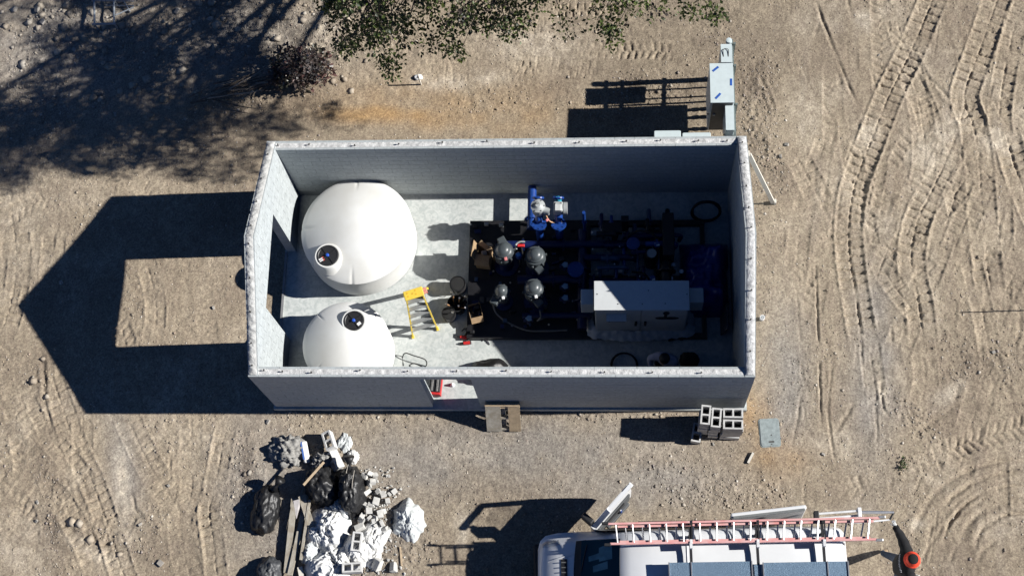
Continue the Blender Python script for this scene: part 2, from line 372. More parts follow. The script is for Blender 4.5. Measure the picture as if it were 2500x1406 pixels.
mixc(orange, np.maximum.reduce([blob(930, 278, 150, 26) * 1.1, blob(1080, 290, 120, 30) * .7, blob(1250, 280, 200, 60) * .35, blob(1000, 250, 320, 60) * .4, blob(1860, 1050, 30, 110) * .42, blob(1900, 1120, 70, 60) * .55, blob(1830, 1000, 25, 60) * .6]) * (.4 + .9 * n2))
mixc(chalk, np.maximum.reduce([blob(2262, 372, 55, 45, 30), blob(2310, 320, 60, 30, -40), blob(2440, 350, 60, 30, 30), blob(2110, 52, 22, 26), blob(2116, 330, 30, 40), blob(2310, 965, 45, 20, -38), blob(2150, 930, 10, 50, -12), blob(1130, 1285, 20, 40), blob(220, 1340, 60, 18, 30), blob(300, 1180, 16, 90, -4), blob(1310, 110, 120, 40) * .7, blob(1100, 200, 90, 20) * .7, blob(1190, 190, 60, 20) * .6, blob(2450, 1280, 60, 40) * .4,
      blob(30, 1340, 60, 60) * .5, blob(2180, 30, 60, 60) * .4, blob(1120, 1100, 80, 40) * .35, blob(2240, 1280, 20, 14) * .9, blob(780, 60, 30, 60) * .6, blob(2060, 1080, 30, 40) * .5, blob(2270, 700, 30, 120) * .3, blob(40, 560, 80, 160) * .35, blob(2430, 560, 60, 100) * .25]) * (.45 + .9 * n3))
mixc(dark, np.maximum.reduce([blob(130, 1250, 30, 190, -6) * .55, blob(605, 1140, 16, 90, 4) * .75, blob(100, 930, 22, 70, 8) * .7, blob(250, 1320, 120, 26, 20) * .4, blob(1850, 300, 40, 150) * .35, blob(1920, 430, 60, 60) * .3, blob(740, 195, 95, 55) * .6, blob(2470, 700, 60, 60) * .5, blob(2340, 1020, 70, 30, -35) * .35, blob(2420, 890, 80, 40) * .35, blob(1560, 215, 60, 30) * .35, blob(1740, 210, 50, 40) * .35, blob(880, 1290, 100, 110) * .25]) * (.3 + 1.1 * n2))
mixc(tan_ * 1.12, TRK * .45)
C *= 1.0; C *= (.80 + .40 * n4)[..., None] ** .6 * (.88 + .24 * n3)[..., None]
ny, nx = GX.shape
ii = np.arange(ny * nx).reshape(ny, nx)
GF = np.stack([ii[:-1, :-1], ii[:-1, 1:], ii[1:, 1:], ii[1:, :-1]], -1).reshape(-1, 4)
def soil_material(name='soil'):
    m = bpy.data.materials.new(name); m.use_nodes = True; n = m.node_tree.nodes; l = m.node_tree.links; b = n['Principled BSDF']
    b.inputs['Roughness'].default_value = .95; b.inputs['Specular IOR Level'].default_value = .12
    at = n.new('ShaderNodeAttribute'); at.attribute_name = 'tint'
    tc = n.new('ShaderNodeTexCoord')
    def noise(s, d=3):
        q = n.new('ShaderNodeTexNoise'); q.inputs['Scale'].default_value = s; q.inputs['Detail'].default_value = d; l.new(tc.outputs['Object'], q.inputs['Vector']); return q
    def ramp(src, p0, c0, p1, c1):
        r = n.new('ShaderNodeValToRGB'); r.color_ramp.elements[0].position = p0; r.color_ramp.elements[1].position = p1
        r.color_ramp.elements[0].color = (*c0, 1); r.color_ramp.elements[1].color = (*c1, 1); l.new(src, r.inputs[0]); return r
    def mul(a, b_):
        x = n.new('ShaderNodeMix'); x.data_type = 'RGBA'; x.blend_type = 'MULTIPLY'; x.inputs[0].default_value = 1; l.new(a, x.inputs[6]); l.new(b_, x.inputs[7]); return x.outputs[2]
    f = noise(26, 5); r1 = ramp(f.outputs[0], .3, (.76, .75, .75), .7, (1.20, 1.20, 1.18))
    g = noise(75, 2); r2 = ramp(g.outputs[0], .3, (.68, .67, .68), .7, (1.20, 1.21, 1.22))
    c = mul(mul(at.outputs['Color'], r1.outputs[0]), r2.outputs[0])
    vo = n.new('ShaderNodeTexVoronoi'); vo.inputs['Scale'].default_value = 30; l.new(tc.outputs['Object'], vo.inputs['Vector'])   # grit of mixed colours
    hs = ramp(vo.outputs['Color'], .15, (.80, .77, .78), .9, (1.15, 1.14, 1.12)); c = mul(c, hs.outputs[0])
    l.new(c, b.inputs['Base Color'])
    bp = n.new('ShaderNodeBump'); bp.inputs['Strength'].default_value = .6; bp.inputs['Distance'].default_value = .012
    l.new(g.outputs[0], bp.inputs['Height']); l.new(bp.outputs[0], b.inputs['Normal'])
    return m
SOIL = soil_material()
ground = np_mesh('ground', np.stack([GX, GY, GZ], -1).reshape(-1, 3), GF, SOIL, colors=C.reshape(-1, 3), smooth=True)
tag(ground, 'tan dirt yard churned up by tyre and track marks', kind='structure')
def ground_z(x, y):
    i = min(max(int(np.searchsorted(gx, x)), 1), len(gx) - 1); j = min(max(int(np.searchsorted(gy, y)), 1), len(gy) - 1)
    return float(GZ[j, i])
def G(u, v):
    p = U(u, v, ZG); p.z = ground_z(p.x, p.y); return p
# ================================================================== block pump house without a roof
A, B, T, H, PK = 4.877, 2.49, 0.20, 2.45, 3.57
def block_material(name, base, rnd=.05):
    m = bpy.data.materials.new(name); m.use_nodes = True; n = m.node_tree.nodes; l = m.node_tree.links; b = n['Principled BSDF']
    b.inputs['Roughness'].default_value = .92; b.inputs['Specular IOR Level'].default_value = .2
    ge = n.new('ShaderNodeNewGeometry'); oi = n.new('ShaderNodeObjectInfo'); tc = n.new('ShaderNodeTexCoord')
    ad = n.new('ShaderNodeMath'); ad.operation = 'ADD'; l.new(ge.outputs['Random Per Island'], ad.inputs[0]); l.new(oi.outputs['Random'], ad.inputs[1])
    fr = n.new('ShaderNodeMath'); fr.operation = 'FRACT'; l.new(ad.outputs[0], fr.inputs[0])
    mr = n.new('ShaderNodeMapRange'); mr.inputs[3].default_value = 1 - rnd; mr.inputs[4].default_value = 1 + rnd * .5; l.new(fr.outputs[0], mr.inputs[0])
    nz = n.new('ShaderNodeTexNoise'); nz.inputs['Scale'].default_value = 14; nz.inputs['Detail'].default_value = 6
    gp = n.new('ShaderNodeNewGeometry'); l.new(gp.outputs['Position'], nz.inputs['Vector'])
    m2 = n.new('ShaderNodeMapRange'); m2.inputs[1].default_value = .3; m2.inputs[2].default_value = .7; m2.inputs[3].default_value = .84; m2.inputs[4].default_value = 1.1; l.new(nz.outputs[0], m2.inputs[0])
    mu = n.new('ShaderNodeMath'); mu.operation = 'MULTIPLY'; l.new(mr.outputs[0], mu.inputs[0]); l.new(m2.outputs[0], mu.inputs[1])
    vm = n.new('ShaderNodeVectorMath'); vm.operation = 'SCALE'; vm.inputs[0].default_value = base; l.new(mu.outputs[0], vm.inputs['Scale'])
    l.new(vm.outputs[0], b.inputs['Base Color'])
    n3 = n.new('ShaderNodeTexNoise'); n3.inputs['Scale'].default_value = 120; l.new(gp.outputs['Position'], n3.inputs['Vector'])
    bp = n.new('ShaderNodeBump'); bp.inputs['Strength'].default_value = .35; bp.inputs['Distance'].default_value = .006; l.new(n3.outputs[0], bp.inputs['Height']); l.new(bp.outputs[0], b.inputs['Normal'])
    return m
CMU = block_material('concrete_block', (.43, .462, .468))
MORTAR = mat('mortar', (.37, .385, .395), .95, var=.15, vscale=20)
def slab_material():
    m = mat('floor_concrete', (.53, .55, .535), .8, var=.10, vscale=1.2, spec=.3)
    n = m.node_tree.nodes; l = m.node_tree.links; b = n['Principled BSDF']; src = b.inputs['Base Color'].links[0].from_socket
    tc = n.new('ShaderNodeTexCoord'); nz = n.new('ShaderNodeTexNoise'); nz.inputs['Scale'].default_value = 9; nz.inputs['Detail'].default_value = 8; nz.inputs['Distortion'].default_value = 1.2
    l.new(tc.outputs['Object'], nz.inputs['Vector'])
    r = n.new('ShaderNodeValToRGB'); r.color_ramp.elements[0].position = .36; r.color_ramp.elements[0].color = (.74, .78, .78, 1); r.color_ramp.elements[1].position = .6; r.color_ramp.elements[1].color = (1.08, 1.08, 1.07, 1)
    l.new(nz.outputs[0], r.inputs[0]); x = n.new('ShaderNodeMix'); x.data_type = 'RGBA'; x.blend_type = 'MULTIPLY'; x.inputs[0].default_value = .75
    l.new(src, x.inputs[6]); l.new(r.outputs[0], x.inputs[7]); l.new(x.outputs[2], b.inputs['Base Color'])
    return m
FLOORM = slab_material()
fl = MB().box((0, 0, -.16), (2 * A + .10, 2 * B + .10, .32)).build('concrete_floor', FLOORM)
tag(fl, 'pale concrete floor slab of the open pump house', kind='structure')

house = thing('pump_house', 'roofless grey concrete block pump house with two gable ends and open doorways', 'building', (0, 0, 0))
def clip(poly, nx, nz, d):
    """keep nx*s + nz*z <= d"""
    out = []
    for i in range(len(poly)):
        p, q = poly[i], poly[(i + 1) % len(poly)]
        a = nx * p[0] + nz * p[1] - d; b = nx * q[0] + nz * q[1] - d
        if a <= 0: out.append(p)
        if (a < 0 < b) or (b < 0 < a):
            t = a / (a - b); out.append((p[0] + t * (q[0] - p[0]), p[1] + t * (q[1] - p[1])))
    return out
BL, CH, J = 2 * A / 24, H / 12, .003
def wall_blocks(s0, s1, ncourse, opening=None, gable=False):
    """outlines (s,z polygons) of every block of a wall running s0..s1"""
    res = []
    for k in range(ncourse):
        z0, z1 = k * CH, (k + 1) * CH
        s = s0 - (BL / 2 if k % 2 else 0)
        while s < s1 - 1e-4:
            a, b = max(s, s0), min(s + BL, s1)
            segs = [(a, b)]
            if opening and z0 < opening[2] - .02:
                o0, o1 = opening[:2]; segs = [(x, y) for x, y in ((a, min(b, o0)), (max(a, o1), b)) if y - x > .03]
            for x, y in segs:
                if y - x < .03: continue
                p = [(x + J, z0 + J), (y - J, z0 + J), (y - J, z1 - (J if k < ncourse - 1 or gable else 0)), (x + J, z1 - (J if k < ncourse - 1 or gable else 0))]
                if gable:
                    sl = (PK - H) / B; L_ = math.hypot(1, sl)
                    p = clip(p, sl / L_, 1 / L_, (PK - .012) / L_); p = clip(p, -sl / L_, 1 / L_, (PK - .012) / L_) if len(p) > 2 else p
                    if len(p) < 3: continue
                    ar = .5 * abs(sum(p[i][0] * p[(i + 1) % len(p)][1] - p[(i + 1) % len(p)][0] * p[i][1] for i in range(len(p))))
                    if ar < .002: continue
                res.append((k, p))
            s += BL
    return res
def extrude(poly, axis, c0, c1):
    n = len(poly)
    vs = [((s, c, z) if axis == 'x' else (c, s, z)) for c in (c0, c1) for s, z in poly]
    fs = [tuple(range(n)), tuple(range(2 * n - 1, n - 1, -1))] + [(i, n + i, n + (i + 1) % n, (i + 1) % n) for i in range(n)]
    return vs, fs
rest = MB(); cache = {}
def lay(wall, blocks, axis, c0, c1, single):
    for k, p in blocks:
        if single(k, p):
            cs = (sum(q[0] for q in p) / len(p), sum(q[1] for q in p) / len(p))
            key = (axis, tuple((round(q[0] - cs[0], 3), round(q[1] - cs[1], 3)) for q in p))
            vs, fs = extrude([(q[0] - cs[0], q[1] - cs[1]) for q in p], axis, -(c1 - c0) / 2, (c1 - c0) / 2)
            if key not in cache:
                o = MB().add(vs, fs).build('block', CMU, wall); cache[key] = o.data
            else:
                o = bpy.data.objects.new('block', cache[key]); COL.objects.link(o); o.parent = wall
            o.location = (cs[0], (c0 + c1) / 2, cs[1]) if axis == 'x' else ((c0 + c1) / 2, cs[0], cs[1])
        else:
            rest.add(*extrude(p, axis, c0, c1))
D0, D1, DH = U(1058, 998).x, U(1174, 995).x, CH * 11          # doorway in the south wall
O0, O1, OH = -1.02, .962, CH * 11                                     # wide opening in the west gable
def core(name, polys, axis, c0, c1):
    m = MB()
    for p in polys: m.add(*extrude(p, axis, c0 + .005, c1 - .005))
    return m.build(name, MORTAR, house)
nw = core('north_wall', [[(-A + .012, .003), (A - .012, .003), (A - .012, H - .012), (-A + .012, H - .012)]], 'x', B - T, B)
lay(nw, wall_blocks(-A, A, 12), 'x', B - T, B, lambda k, p: k >= 3)
sw = core('south_wall', [[(-A + .012, .003), (D0 - .012, .003), (D0 - .012, H - .012), (-A + .012, H - .012)], [(D1 + .012, .003), (A - .012, .003), (A - .012, H - .012), (D1 + .012, H - .012)], [(D0 - .012, DH + .012), (D1 + .012, DH + .012), (D1 + .012, H - .012), (D0 - .012, H - .012)]], 'x', -B, -B + T)
lay(sw, wall_blocks(-A, A, 12, (D0, D1, DH)), 'x', -B, -B + T, lambda k, p: k >= 11)
sl = (PK - H) / B; yi = B - T - .001
ng = 18
def gz(y): return PK - sl * abs(y) - .02
ww = core('west_gable', [[(-yi, .003), (O0 - .012, .003), (O0 - .012, OH), (-yi, OH)], [(O1 + .012, .003), (yi, .003), (yi, OH), (O1 + .012, OH)], [(-yi, OH + .012), (yi, OH + .012), (yi, gz(yi)), (0, gz(0)), (-yi, gz(-yi))]], 'y', -A, -A + T)
def top_of(p): return any(abs(q[1] - (PK - sl * abs(q[0]))) < .03 for q in p)
lay(ww, wall_blocks(-yi - .0, yi, ng, (O0, O1, OH), True), 'y', -A, -A + T, lambda k, p: top_of(p))
ew = core('east_gable', [[(-yi, .003), (yi, .003), (yi, gz(yi)), (0, gz(0)), (-yi, gz(-yi))]], 'y', A - T, A)
lay(ew, wall_blocks(-yi, yi, ng, None, True), 'y', A - T, A, lambda k, p: top_of(p))
# gable ends stand on the corners of the long walls: the raking corner piece
for sx in (-1, 1):
    for sy in (-1, 1):
        x0, x1 = sorted((sx * A, sx * (A - T))); p = [(sy * (B - T) + 0, H), (sy * B, H), (sy * (B - T), gz(B - T))]
        rest.add(*extrude([(q[0], q[1] + .002) for q in p], 'y', x0 + .004, x1 - .004))
ro = rest.build('block_courses', CMU, house); ro['kind'] = 'stuff'
# mortar and grout lying rough on the wall heads
CAPM = mat('wall_head_grout', (.72, .715, .70), .95, col2=(.43, .43, .425), vscale=14, bump=.6, bscale=45)
CAPG = mat('gable_head_grout', (.58, .58, .56), .95, col2=(.36, .36, .35), vscale=7, bump=.6, bscale=40)
def head(name, path, width, m, parent, lump, seed):
    """rough strip of grout along a wall head; path: (x,y,z) points"""
    pts = spline(path, .03) if len(path) > 2 else [Vector(path[0]).lerp(Vector(path[1]), i / 300) for i in range(301)]
    V = []; nw_ = 9; L = 0; last = None
    d = (Vector(path[-1]) - Vector(path[0])).normalized(); side = Vector((-d.y, d.x, 0)).normalized()
    for i, p in enumerate(pts):
        L += (p - last).length if last is not None else 0; last = p
        for j in range(nw_):
            q = (j / (nw_ - 1) - .5); e = 1 - (2 * abs(q)) ** 4
            cell = math.exp(-(((L % .205) - .1025) / .06) ** 2) * math.exp(-(q / .3) ** 2)
            nz_ = float(vnoise(np.array(L * 1.0), np.array(q * width), .035, seed)) - .4
            V.append(p + side * (q * width) + Vector((0, 0, e * (.004 + lump * (.9 * cell + .9 * nz_)) - .012 * (1 - e))))
    F = [(i * nw_ + j, i * nw_ + j + 1, (i + 1) * nw_ + j + 1, (i + 1) * nw_ + j) for i in range(len(pts) - 1) for j in range(nw_ - 1)]
    return MB().add(V, F).build(name, m, parent, smooth='all')
head('mortar_cap', [(-A + .03, B - T / 2, H), (A - .03, B - T / 2, H)], T - .05, CAPM, nw, .005, 3)
head('mortar_cap', [(-A + .03, -B + T / 2, H), (A - .03, -B + T / 2, H)], T - .05, CAPM, sw, .007, 4)
for sx, wl, m_ in ((-1, ww, CAPG), (1, ew, CAPM)):
    for sy in (-1, 1):
        head('grout_cap', [(sx * (A - T / 2), sy * (B - .03), H + .03), (sx * (A - T / 2), sy * .0, PK - .006)], T - .035, m_, wl, .020 if sx < 0 else .010, 8 + sx + sy)
# anchor bolts cast into the wall heads
STEEL = mat('dark_steel', (.09, .085, .08), .6, .6, var=.3, vscale=30)
def bolt_mesh():
    m = MB().cyl((0, 0, -.02), (0, 0, .085), .009, n=6); m.cyl((0, 0, .05), (0, 0, .062), .017, n=6); return m
bolt0 = None
def bolt(x, y, z, wall):
    global bolt0
    if bolt0 is None:
        o = bolt_mesh().build('anchor_bolt', STEEL, wall); bolt0 = o.data
    else:
        o = bpy.data.objects.new('anchor_bolt', bolt0); COL.objects.link(o); o.parent = wall
    o.location = (x, y, z); o.rotation_euler = (random.uniform(-.15, .15), random.uniform(-.15, .15), random.random() * 6)
for u in (680, 755, 868, 974, 1080, 1190, 1304, 1414, 1530, 1612, 1705, 1775): bolt(U(u, 352, H).x, B - T / 2 + random.uniform(-.03, .03), H, nw)
for u in (645, 690, 762, 880, 995, 1115, 1235, 1345, 1475, 1592, 1712, 1822): bolt(U(u, 908, H).x, -B + T / 2 + random.uniform(-.03, .03), H, sw)
for y in (2.1, 1.45, .85, .25, -.15, -.75, -1.35, -1.9, -2.3): bolt(-A + T / 2, y, gz(y) + .02, ww)
for y in (2.3, 1.75, 1.15, .6, .12, -.45, -1.0, -1.5, -2.05): bolt(A - T / 2, y, gz(y) + .02, ew)
# steel angle along the slab edge at the west opening
MB().box((-A - .02, (O0 + O1) / 2, .012), (.05, O1 - O0 - .02, .025)).build('threshold_strip', mat('threshold', (.33, .33, .33), .6, .5), ww)
# ================================================================== white tanks, stepladder
POLY = mat('white_polyethylene', (.74, .745, .73), .55, col2=(.66, .655, .625), vscale=1.7, spec=.3)
BLACKP = mat('black_plastic', (.018, .018, .020), .5, var=.2, vscale=30)
BLUEP = mat('blue_plastic', (.02, .10, .55), .45)
WHITEL = mat('white_label', (.8, .8, .8), .6, var=.03)
REDL = mat('red_label', (.45, .06, .04), .6)
def tank(label, c, r, hc, hd, man, mz, rm, ribs):
    t = thing('water_tank', label, 'tank', (c[0], c[1], 0), 0, None)
    n = 240
    prof = [(0, .004), (r - .05, .004), (r - .01, .03), (r, .08)] + [(r * (1 + .004 * math.sin(i)), .08 + (hc - .10) * i / 6) for i in range(1, 6)] + [(r, hc - .02), (r + .004, hc), (r - .02, hc + .025)]
    for i in range(1, 13):
        a = i / 12; rr = (r - .02) * (1 - a); prof.append((rr if i < 12 else 0, hc + .025 + (hd - hc - .025) * (1 - (1 - a) ** 1.75)))
    b = MB().lathe(prof, n)
    V = [Vector(v) for v in b.v]
    for i, v in enumerate(V):                       # moulded creases on the shoulder
        rr = math.hypot(v.x, v.y)
        if v.z > hc - .05 and rr > .62 * r:
            an = math.degrees(math.atan2(v.y, v.x))
            for rb in ribs:
                dd = abs((an - rb + 180) % 360 - 180)
                if dd < 1.5 and rr > .74 * r: v.z -= .022 * (1 - dd / 1.5) * min(1, (rr / r - .74) / .15); v.x *= 1 - .006; v.y *= 1 - .006
    b.v = [tuple(v) for v in V]
    b.build('shell', POLY, t, smooth=True)
    mx, my = man[0] - c[0], man[1] - c[1]; x = (mx, my, 0)
    collar = MB().lathe([(rm + .12, mz - .26), (rm + .06, mz - .10), (rm + .045, mz - .02), (rm + .03, mz), (rm, mz), (rm - .01, mz - .03)], 40, x).build('manway_collar', POLY, t, smooth=True)
    lid = MB().lathe([(rm - .004, mz - .05), (rm - .004, mz + .008), (rm - .03, mz + .016), (rm - .045, mz + .004), (0, mz + .012)], 40, x)
    lid = lid.build('lid', BLACKP, t, smooth=True)
    for k in range(4):
        a = R(38 + 90 * k)
        MB().box((mx + .5 * rm * math.cos(a), my + .5 * rm * math.sin(a), mz + .018), (rm * .85, .022, .012), (0, 0, a), .004).build('rib', BLACKP, lid)
    MB().lathe([(.034, mz + .01), (.034, mz + .055), (.024, mz + .062), (0, mz + .062)], 14, x).build('vent_cap', BLUEP, lid, smooth=True)
    return t, (mx, my)
t1, mw = tank('larger white domed water tank in the corner by the north wall', (-3.215, 1.14), 1.19, .80, 1.22, U(800, 624, 1.13), 1.13, .235, (92, -92, 178, 2))
MB().box((mw[0] - .13, mw[1] - .10, 1.152), (.085, .07, .004), (0, 0, .5)).build('lid_label', WHITEL, t1)
MB().box((mw[0] - .085, mw[1] - .075, 1.151), (.04, .09, .003), (0, 0, .5)).build('warning_label', REDL, t1)
t2, mw = tank('smaller white domed water tank against the south wall', (-3.30, -1.36), .905, .84, 1.20, U(864, 783, 1.16), 1.16, .215, (225, 135, 45))
MB().box((mw[0] + .11, mw[1] - .07, 1.182), (.09, .065, .004), (0, 0, .7)).build('lid_label', WHITEL, t2)
MB().box((mw[0] + .075, mw[1] - .095, 1.181), (.02, .07, .003), (0, 0, .7)).build('warning_label', REDL, t2)
# ---- yellow stepladder
YEL = mat('yellow_fibreglass', (.80, .58, .07), .55, var=.06); ALU = mat('aluminium', (.62, .62, .62), .38, .85, var=.08, vscale=20)
ORG = mat('orange_plastic', (.75, .42, .04), .5)
f1, f2 = U(1008, 822), U(1068, 803); cc = U(1010, 718, 1.66)
sx_ = (f2 - f1).normalized(); nrm = Vector((sx_.y, -sx_.x, 0))                 # nrm points from the ladder towards its climbing side
st = thing('step_ladder', 'open yellow fibreglass stepladder between the two white tanks', 'ladder', ((f1 + f2) / 2 - nrm * .45))
top = Vector((cc.x, cc.y, 0)); hw = .17
r1, r2 = top - sx_ * .27 - nrm * .62, top + sx_ * .27 - nrm * .62
for fa, tp in ((f1, -1), (f2, 1)):
    MB().bar(fa + Vector((0, 0, .0)), top + sx_ * hw * tp + nrm * .06 + Vector((0, 0, 1.66)), .026, .06, nrm).build('front_rail', YEL, st, world=True)
    MB().box(fa + Vector((0, 0, .02)), (.06, .09, .05), (0, 0, math.atan2(sx_.y, sx_.x)), .008).build('foot', YEL, st, world=True)
for fa, tp in ((r1, -1), (r2, 1)):
    MB().bar(fa, top + sx_ * hw * tp - nrm * .07 + Vector((0, 0, 1.62)), .03, .05, nrm).build('rear_rail', YEL, st, world=True)
fm = (f1 + f2) / 2
for k in range(1, 6):
    z = k * .30; q = z / 1.66; c_ = fm.lerp(top + nrm * .06, q); wd = (f2 - f1).length / 2 * (1 - q) + hw * q
    MB().box((c_.x, c_.y, z), (2 * wd, .085, .025), (0, 0, math.atan2(sx_.y, sx_.x))).build('step', mat('dull_step', (.30, .31, .31), .5, .3), st, world=True)
    c2 = ((r1 + r2) / 2).lerp(top - nrm * .07, q); w2 = .27 * (1 - q) + hw * q
    if k % 2: MB().bar(Vector((c2.x, c2.y, z)) - sx_ * w2, Vector((c2.x, c2.y, z)) + sx_ * w2, .02, .03).build('rear_brace', ALU, st, world=True)
zq = .78
for tp in (-1, 1):
    a_ = fm.lerp(top + nrm * .06, zq / 1.66) + sx_ * tp * .2; b_ = ((r1 + r2) / 2).lerp(top - nrm * .07, zq / 1.66) + sx_ * tp * .2
    MB().bar((a_.x, a_.y, zq), (b_.x, b_.y, zq + .03), .006, .025).build('spreader', ALU, st, world=True)
cap_ = MB().box((top.x, top.y, 1.68), (.40, .20, .05), (0, 0, math.atan2(sx_.y, sx_.x)), .012).build('top_cap', YEL, st, world=True)
for k, (a_, b_) in enumerate(((-.12, .03), (-.12, -.04), (-.02, .0), (.05, .03), (.05, -.05))):
    p = top + sx_ * a_ + nrm * b_; MB().lathe([(.018, 1.7), (.018, 1.709), (0, 1.709)], 10, (p.x, p.y, 0)).build("tool_slot", ORG, st, world=True)
p = top + sx_ * .235; MB().box((p.x, p.y, 1.66), (.09, .13, .04), (0, 0, math.atan2(sx_.y, sx_.x)), .006).build('safety_label', mat('ladder_label', (.75, .5, .4), .6, col2=(.6, .06, .04), vscale=35), st, world=True)
# ================================================================== pump skid and what stands on it
NAVY = mat('navy_enamel', (.006, .014, .075), .35, var=.1, spec=.5); BLUE = mat('blue_enamel', (.014, .055, .25), .3, var=.1, coat=.3)
BLK = mat('black_enamel', (.012, .012, .014), .45, var=.2); GRY = mat('grey_casting', (.070, .082, .088), .38, var=.08, spec=.6, coat=.15)
LGRY = mat('light_grey_casting', (.38, .40, .40), .5, var=.1); STAIN = mat('stainless', (.45, .45, .46), .3, .9, var=.08)
RUB = mat('black_rubber', (.012, .012, .012), .7, var=.2); CARD = mat('cardboard', (.34, .23, .13), .85, var=.12, vscale=12)
BRASS = mat('brass', (.45, .3, .1), .35, .8); REDP = mat('red_plastic', (.60, .03, .03), .45); CABG = mat('cabinet_grey', (.60, .62, .62), .45, var=.03)
SKX0, SKX1, SKY0, SKY1 = -.88, 4.15, -1.04, 1.60
sk = thing('pump_skid', 'black steel skid carrying blue pipework inside the pump house', 'pump skid', (1.6, .3, 0))
for y in (SKY0 + .06, SKY1 - .06, .28): MB().box(((SKX0 + SKX1) / 2, y, .075), (SKX1 - SKX0, .11, .15)).build('skid_beam', BLK, sk, world=True)
for x in (SKX0 + .05, .35, 1.68, 2.95, SKX1 - .05): MB().box((x, (SKY0 + SKY1) / 2, .07), (.09, SKY1 - SKY0 - .24, .12)).build('cross_beam', BLK, sk, world=True)
MB().box(((SKX0 + 1.70) / 2, (SKY0 + SKY1) / 2, .155), (1.70 - SKX0, SKY1 - SKY0, .008)).build('deck_plate', BLK, sk, world=True)
for x, y in ((SKX0 + .12, 1.45), (SKX0 + .12, -.92), (-.2, 1.48), (.45, 1.50), (-.52, 1.50)):
    MB().box((x, y, .20), (.09, .07, .09), None, .01).build('lifting_lug', LGRY if y > 1.46 else BLK, sk, world=True)
def flange(m, c, axis, r, t=.03, nb=8):
    ax = Vector(axis).normalized(); c = Vector(c)
    m.lathe([(0, -t / 2), (r, -t / 2), (r, t / 2), (0, t / 2)], 24, c, ax)
    x = ax.orthogonal().normalized(); y = ax.cross(x)
    for k in range(nb):
        a = 2 * math.pi * k / nb; p = c + (x * math.cos(a) + y * math.sin(a)) * r * .8
        m.cyl(p - ax * (t / 2 + .02), p + ax * (t / 2 + .02), r * .07, n=6)
def pipe(name, pts, r, m, fl=(), rf=1.7, n=14):
    b = MB().tube(spline(pts, .06) if len(pts) > 2 else pts, r, n)
    for c, ax in fl: flange(b, c, ax, r * rf)
    return b.build(name, m, sk, smooth=True, world=True)
# manifolds, most of them in the shade of the east gable
pipe('suction_manifold', [(-.1, .95, .42), (2.9, .95, .42)], .085, NAVY, [((.3, .95, .42), (1, 0, 0)), ((1.15, .95, .42), (1, 0, 0)), ((2.1, .95, .42), (1, 0, 0))])
pipe('discharge_manifold', [(.2, .12, .55), (1.55, .12, .55)], .10, NAVY, [((.95, .12, .55), (1, 0, 0)), ((1.5, .12, .55), (1, 0, 0))])
pipe('discharge_manifold', [(.3, -.62, .40), (1.75, -.62, .40)], .06, NAVY, [((1.7, -.62, .4), (1, 0, 0))])
pipe('header_pipe', [(1.55, -.9, .34), (1.55, 1.3, .34)], .10, NAVY, [((1.55, .4, .34), (0, 1, 0)), ((1.55, -.3, .34), (0, 1, 0))])
pipe('inlet_pipe', [(.47, 2.27, .43), (.47, 1.3, .43)], .095, BLUE, [((.47, 1.52, .43), (0, 1, 0))])
pipe('outlet_pipe', [(3.3, 1.4, .5), (3.3, -.1, .5)], .12, BLK, [((3.3, 1.0, .5), (0, 1, 0)), ((3.3, .3, .5), (0, 1, 0))])
pipe('branch_pipe', [(1.6, .62, .5), (2.5, .62, .5), (2.7, .62, .35)], .07, NAVY, [((2.2, .62, .5), (1, 0, 0))])
pipe('branch_pipe', [(1.7, .05, .45), (2.75, .05, .45)], .13, NAVY, [((1.8, .05, .45), (1, 0, 0)), ((2.7, .05, .45), (1, 0, 0))])
pipe('branch_pipe', [(2.4, 1.1, .5), (3.3, 1.1, .5)], .07, NAVY, [((2.5, 1.1, .5), (1, 0, 0))])
pipe('vent_riser', [(1.60, 1.28, .2), (1.60, 1.28, 1.42)], .035, BLUE, [((1.60, 1.28, .9), (0, 0, 1))], 1.5)
pipe('hose_loop', [(2.45, 1.05, .55), (2.75, 1.12, .75), (3.05, 1.0, .8), (3.2, .75, .6)], .025, RUB)
pipe('hose_loop', [(2.5, .55, .5), (2.7, .75, .6), (2.95, .82, .55), (3.1, .7, .5)], .02, RUB)
pipe('hose_loop', [(2.6, .3, .5), (2.85, .22, .6), (3.0, .0, .5), (2.95, -.15, .4)], .022, RUB)
b = MB(); flange(b, (1.42, .26, .78), (0, 0, 1), .17, .035, 10); b.build('blind_flange', BLUE, sk, smooth=True, world=True)
MB().cyl((1.42, .26, .5), (1.42, .26, .77), .09, n=16).build('flanged_tee', NAVY, sk, smooth=True, world=True)
b = MB(); flange(b, (2.62, .87, .66), (0, 0, 1), .14, .035, 10); b.build('blind_flange', BLUE, sk, smooth=True, world=True)
MB().lathe([(.13, .16), (.14, .2), (.14, .74), (.10, .82), (.10, .80), (0, .80)], 28, (3.0, .60, 0)).build('filter_housing', BLK, sk, smooth=True, world=True)
MB().lathe([(.105, .80), (.105, .812), (0, .815)], 28, (3.0, .60, 0)).build('filter_lid', LGRY, sk, smooth=True, world=True)
for x, y, z in ((3.12, .80, .72), (3.02, .08, .62)):
    b = MB().lathe([(.05, 0), (.065, .02), (.065, .12), (.04, .16), (0, .16)], 18, (x, y, z)); b.build('valve_actuator', BLUE, sk, smooth=True, world=True)
    MB().box((x + .01, y - .05, z + .165), (.07, .03, .015), (0, 0, .2)).build('position_indicator', WHITEL, sk, world=True)
for x, y in ((2.15, .88), (1.98, 1.22), (2.35, .30), (3.45, .45), (3.4, .15), (3.62, .30)):
    MB().lathe([(.03, .15), (.03, .45), (.045, .47), (.045, .52), (0, .52)], 14, (x, y, 0)).build('gauge', STAIN, sk, smooth=True, world=True)
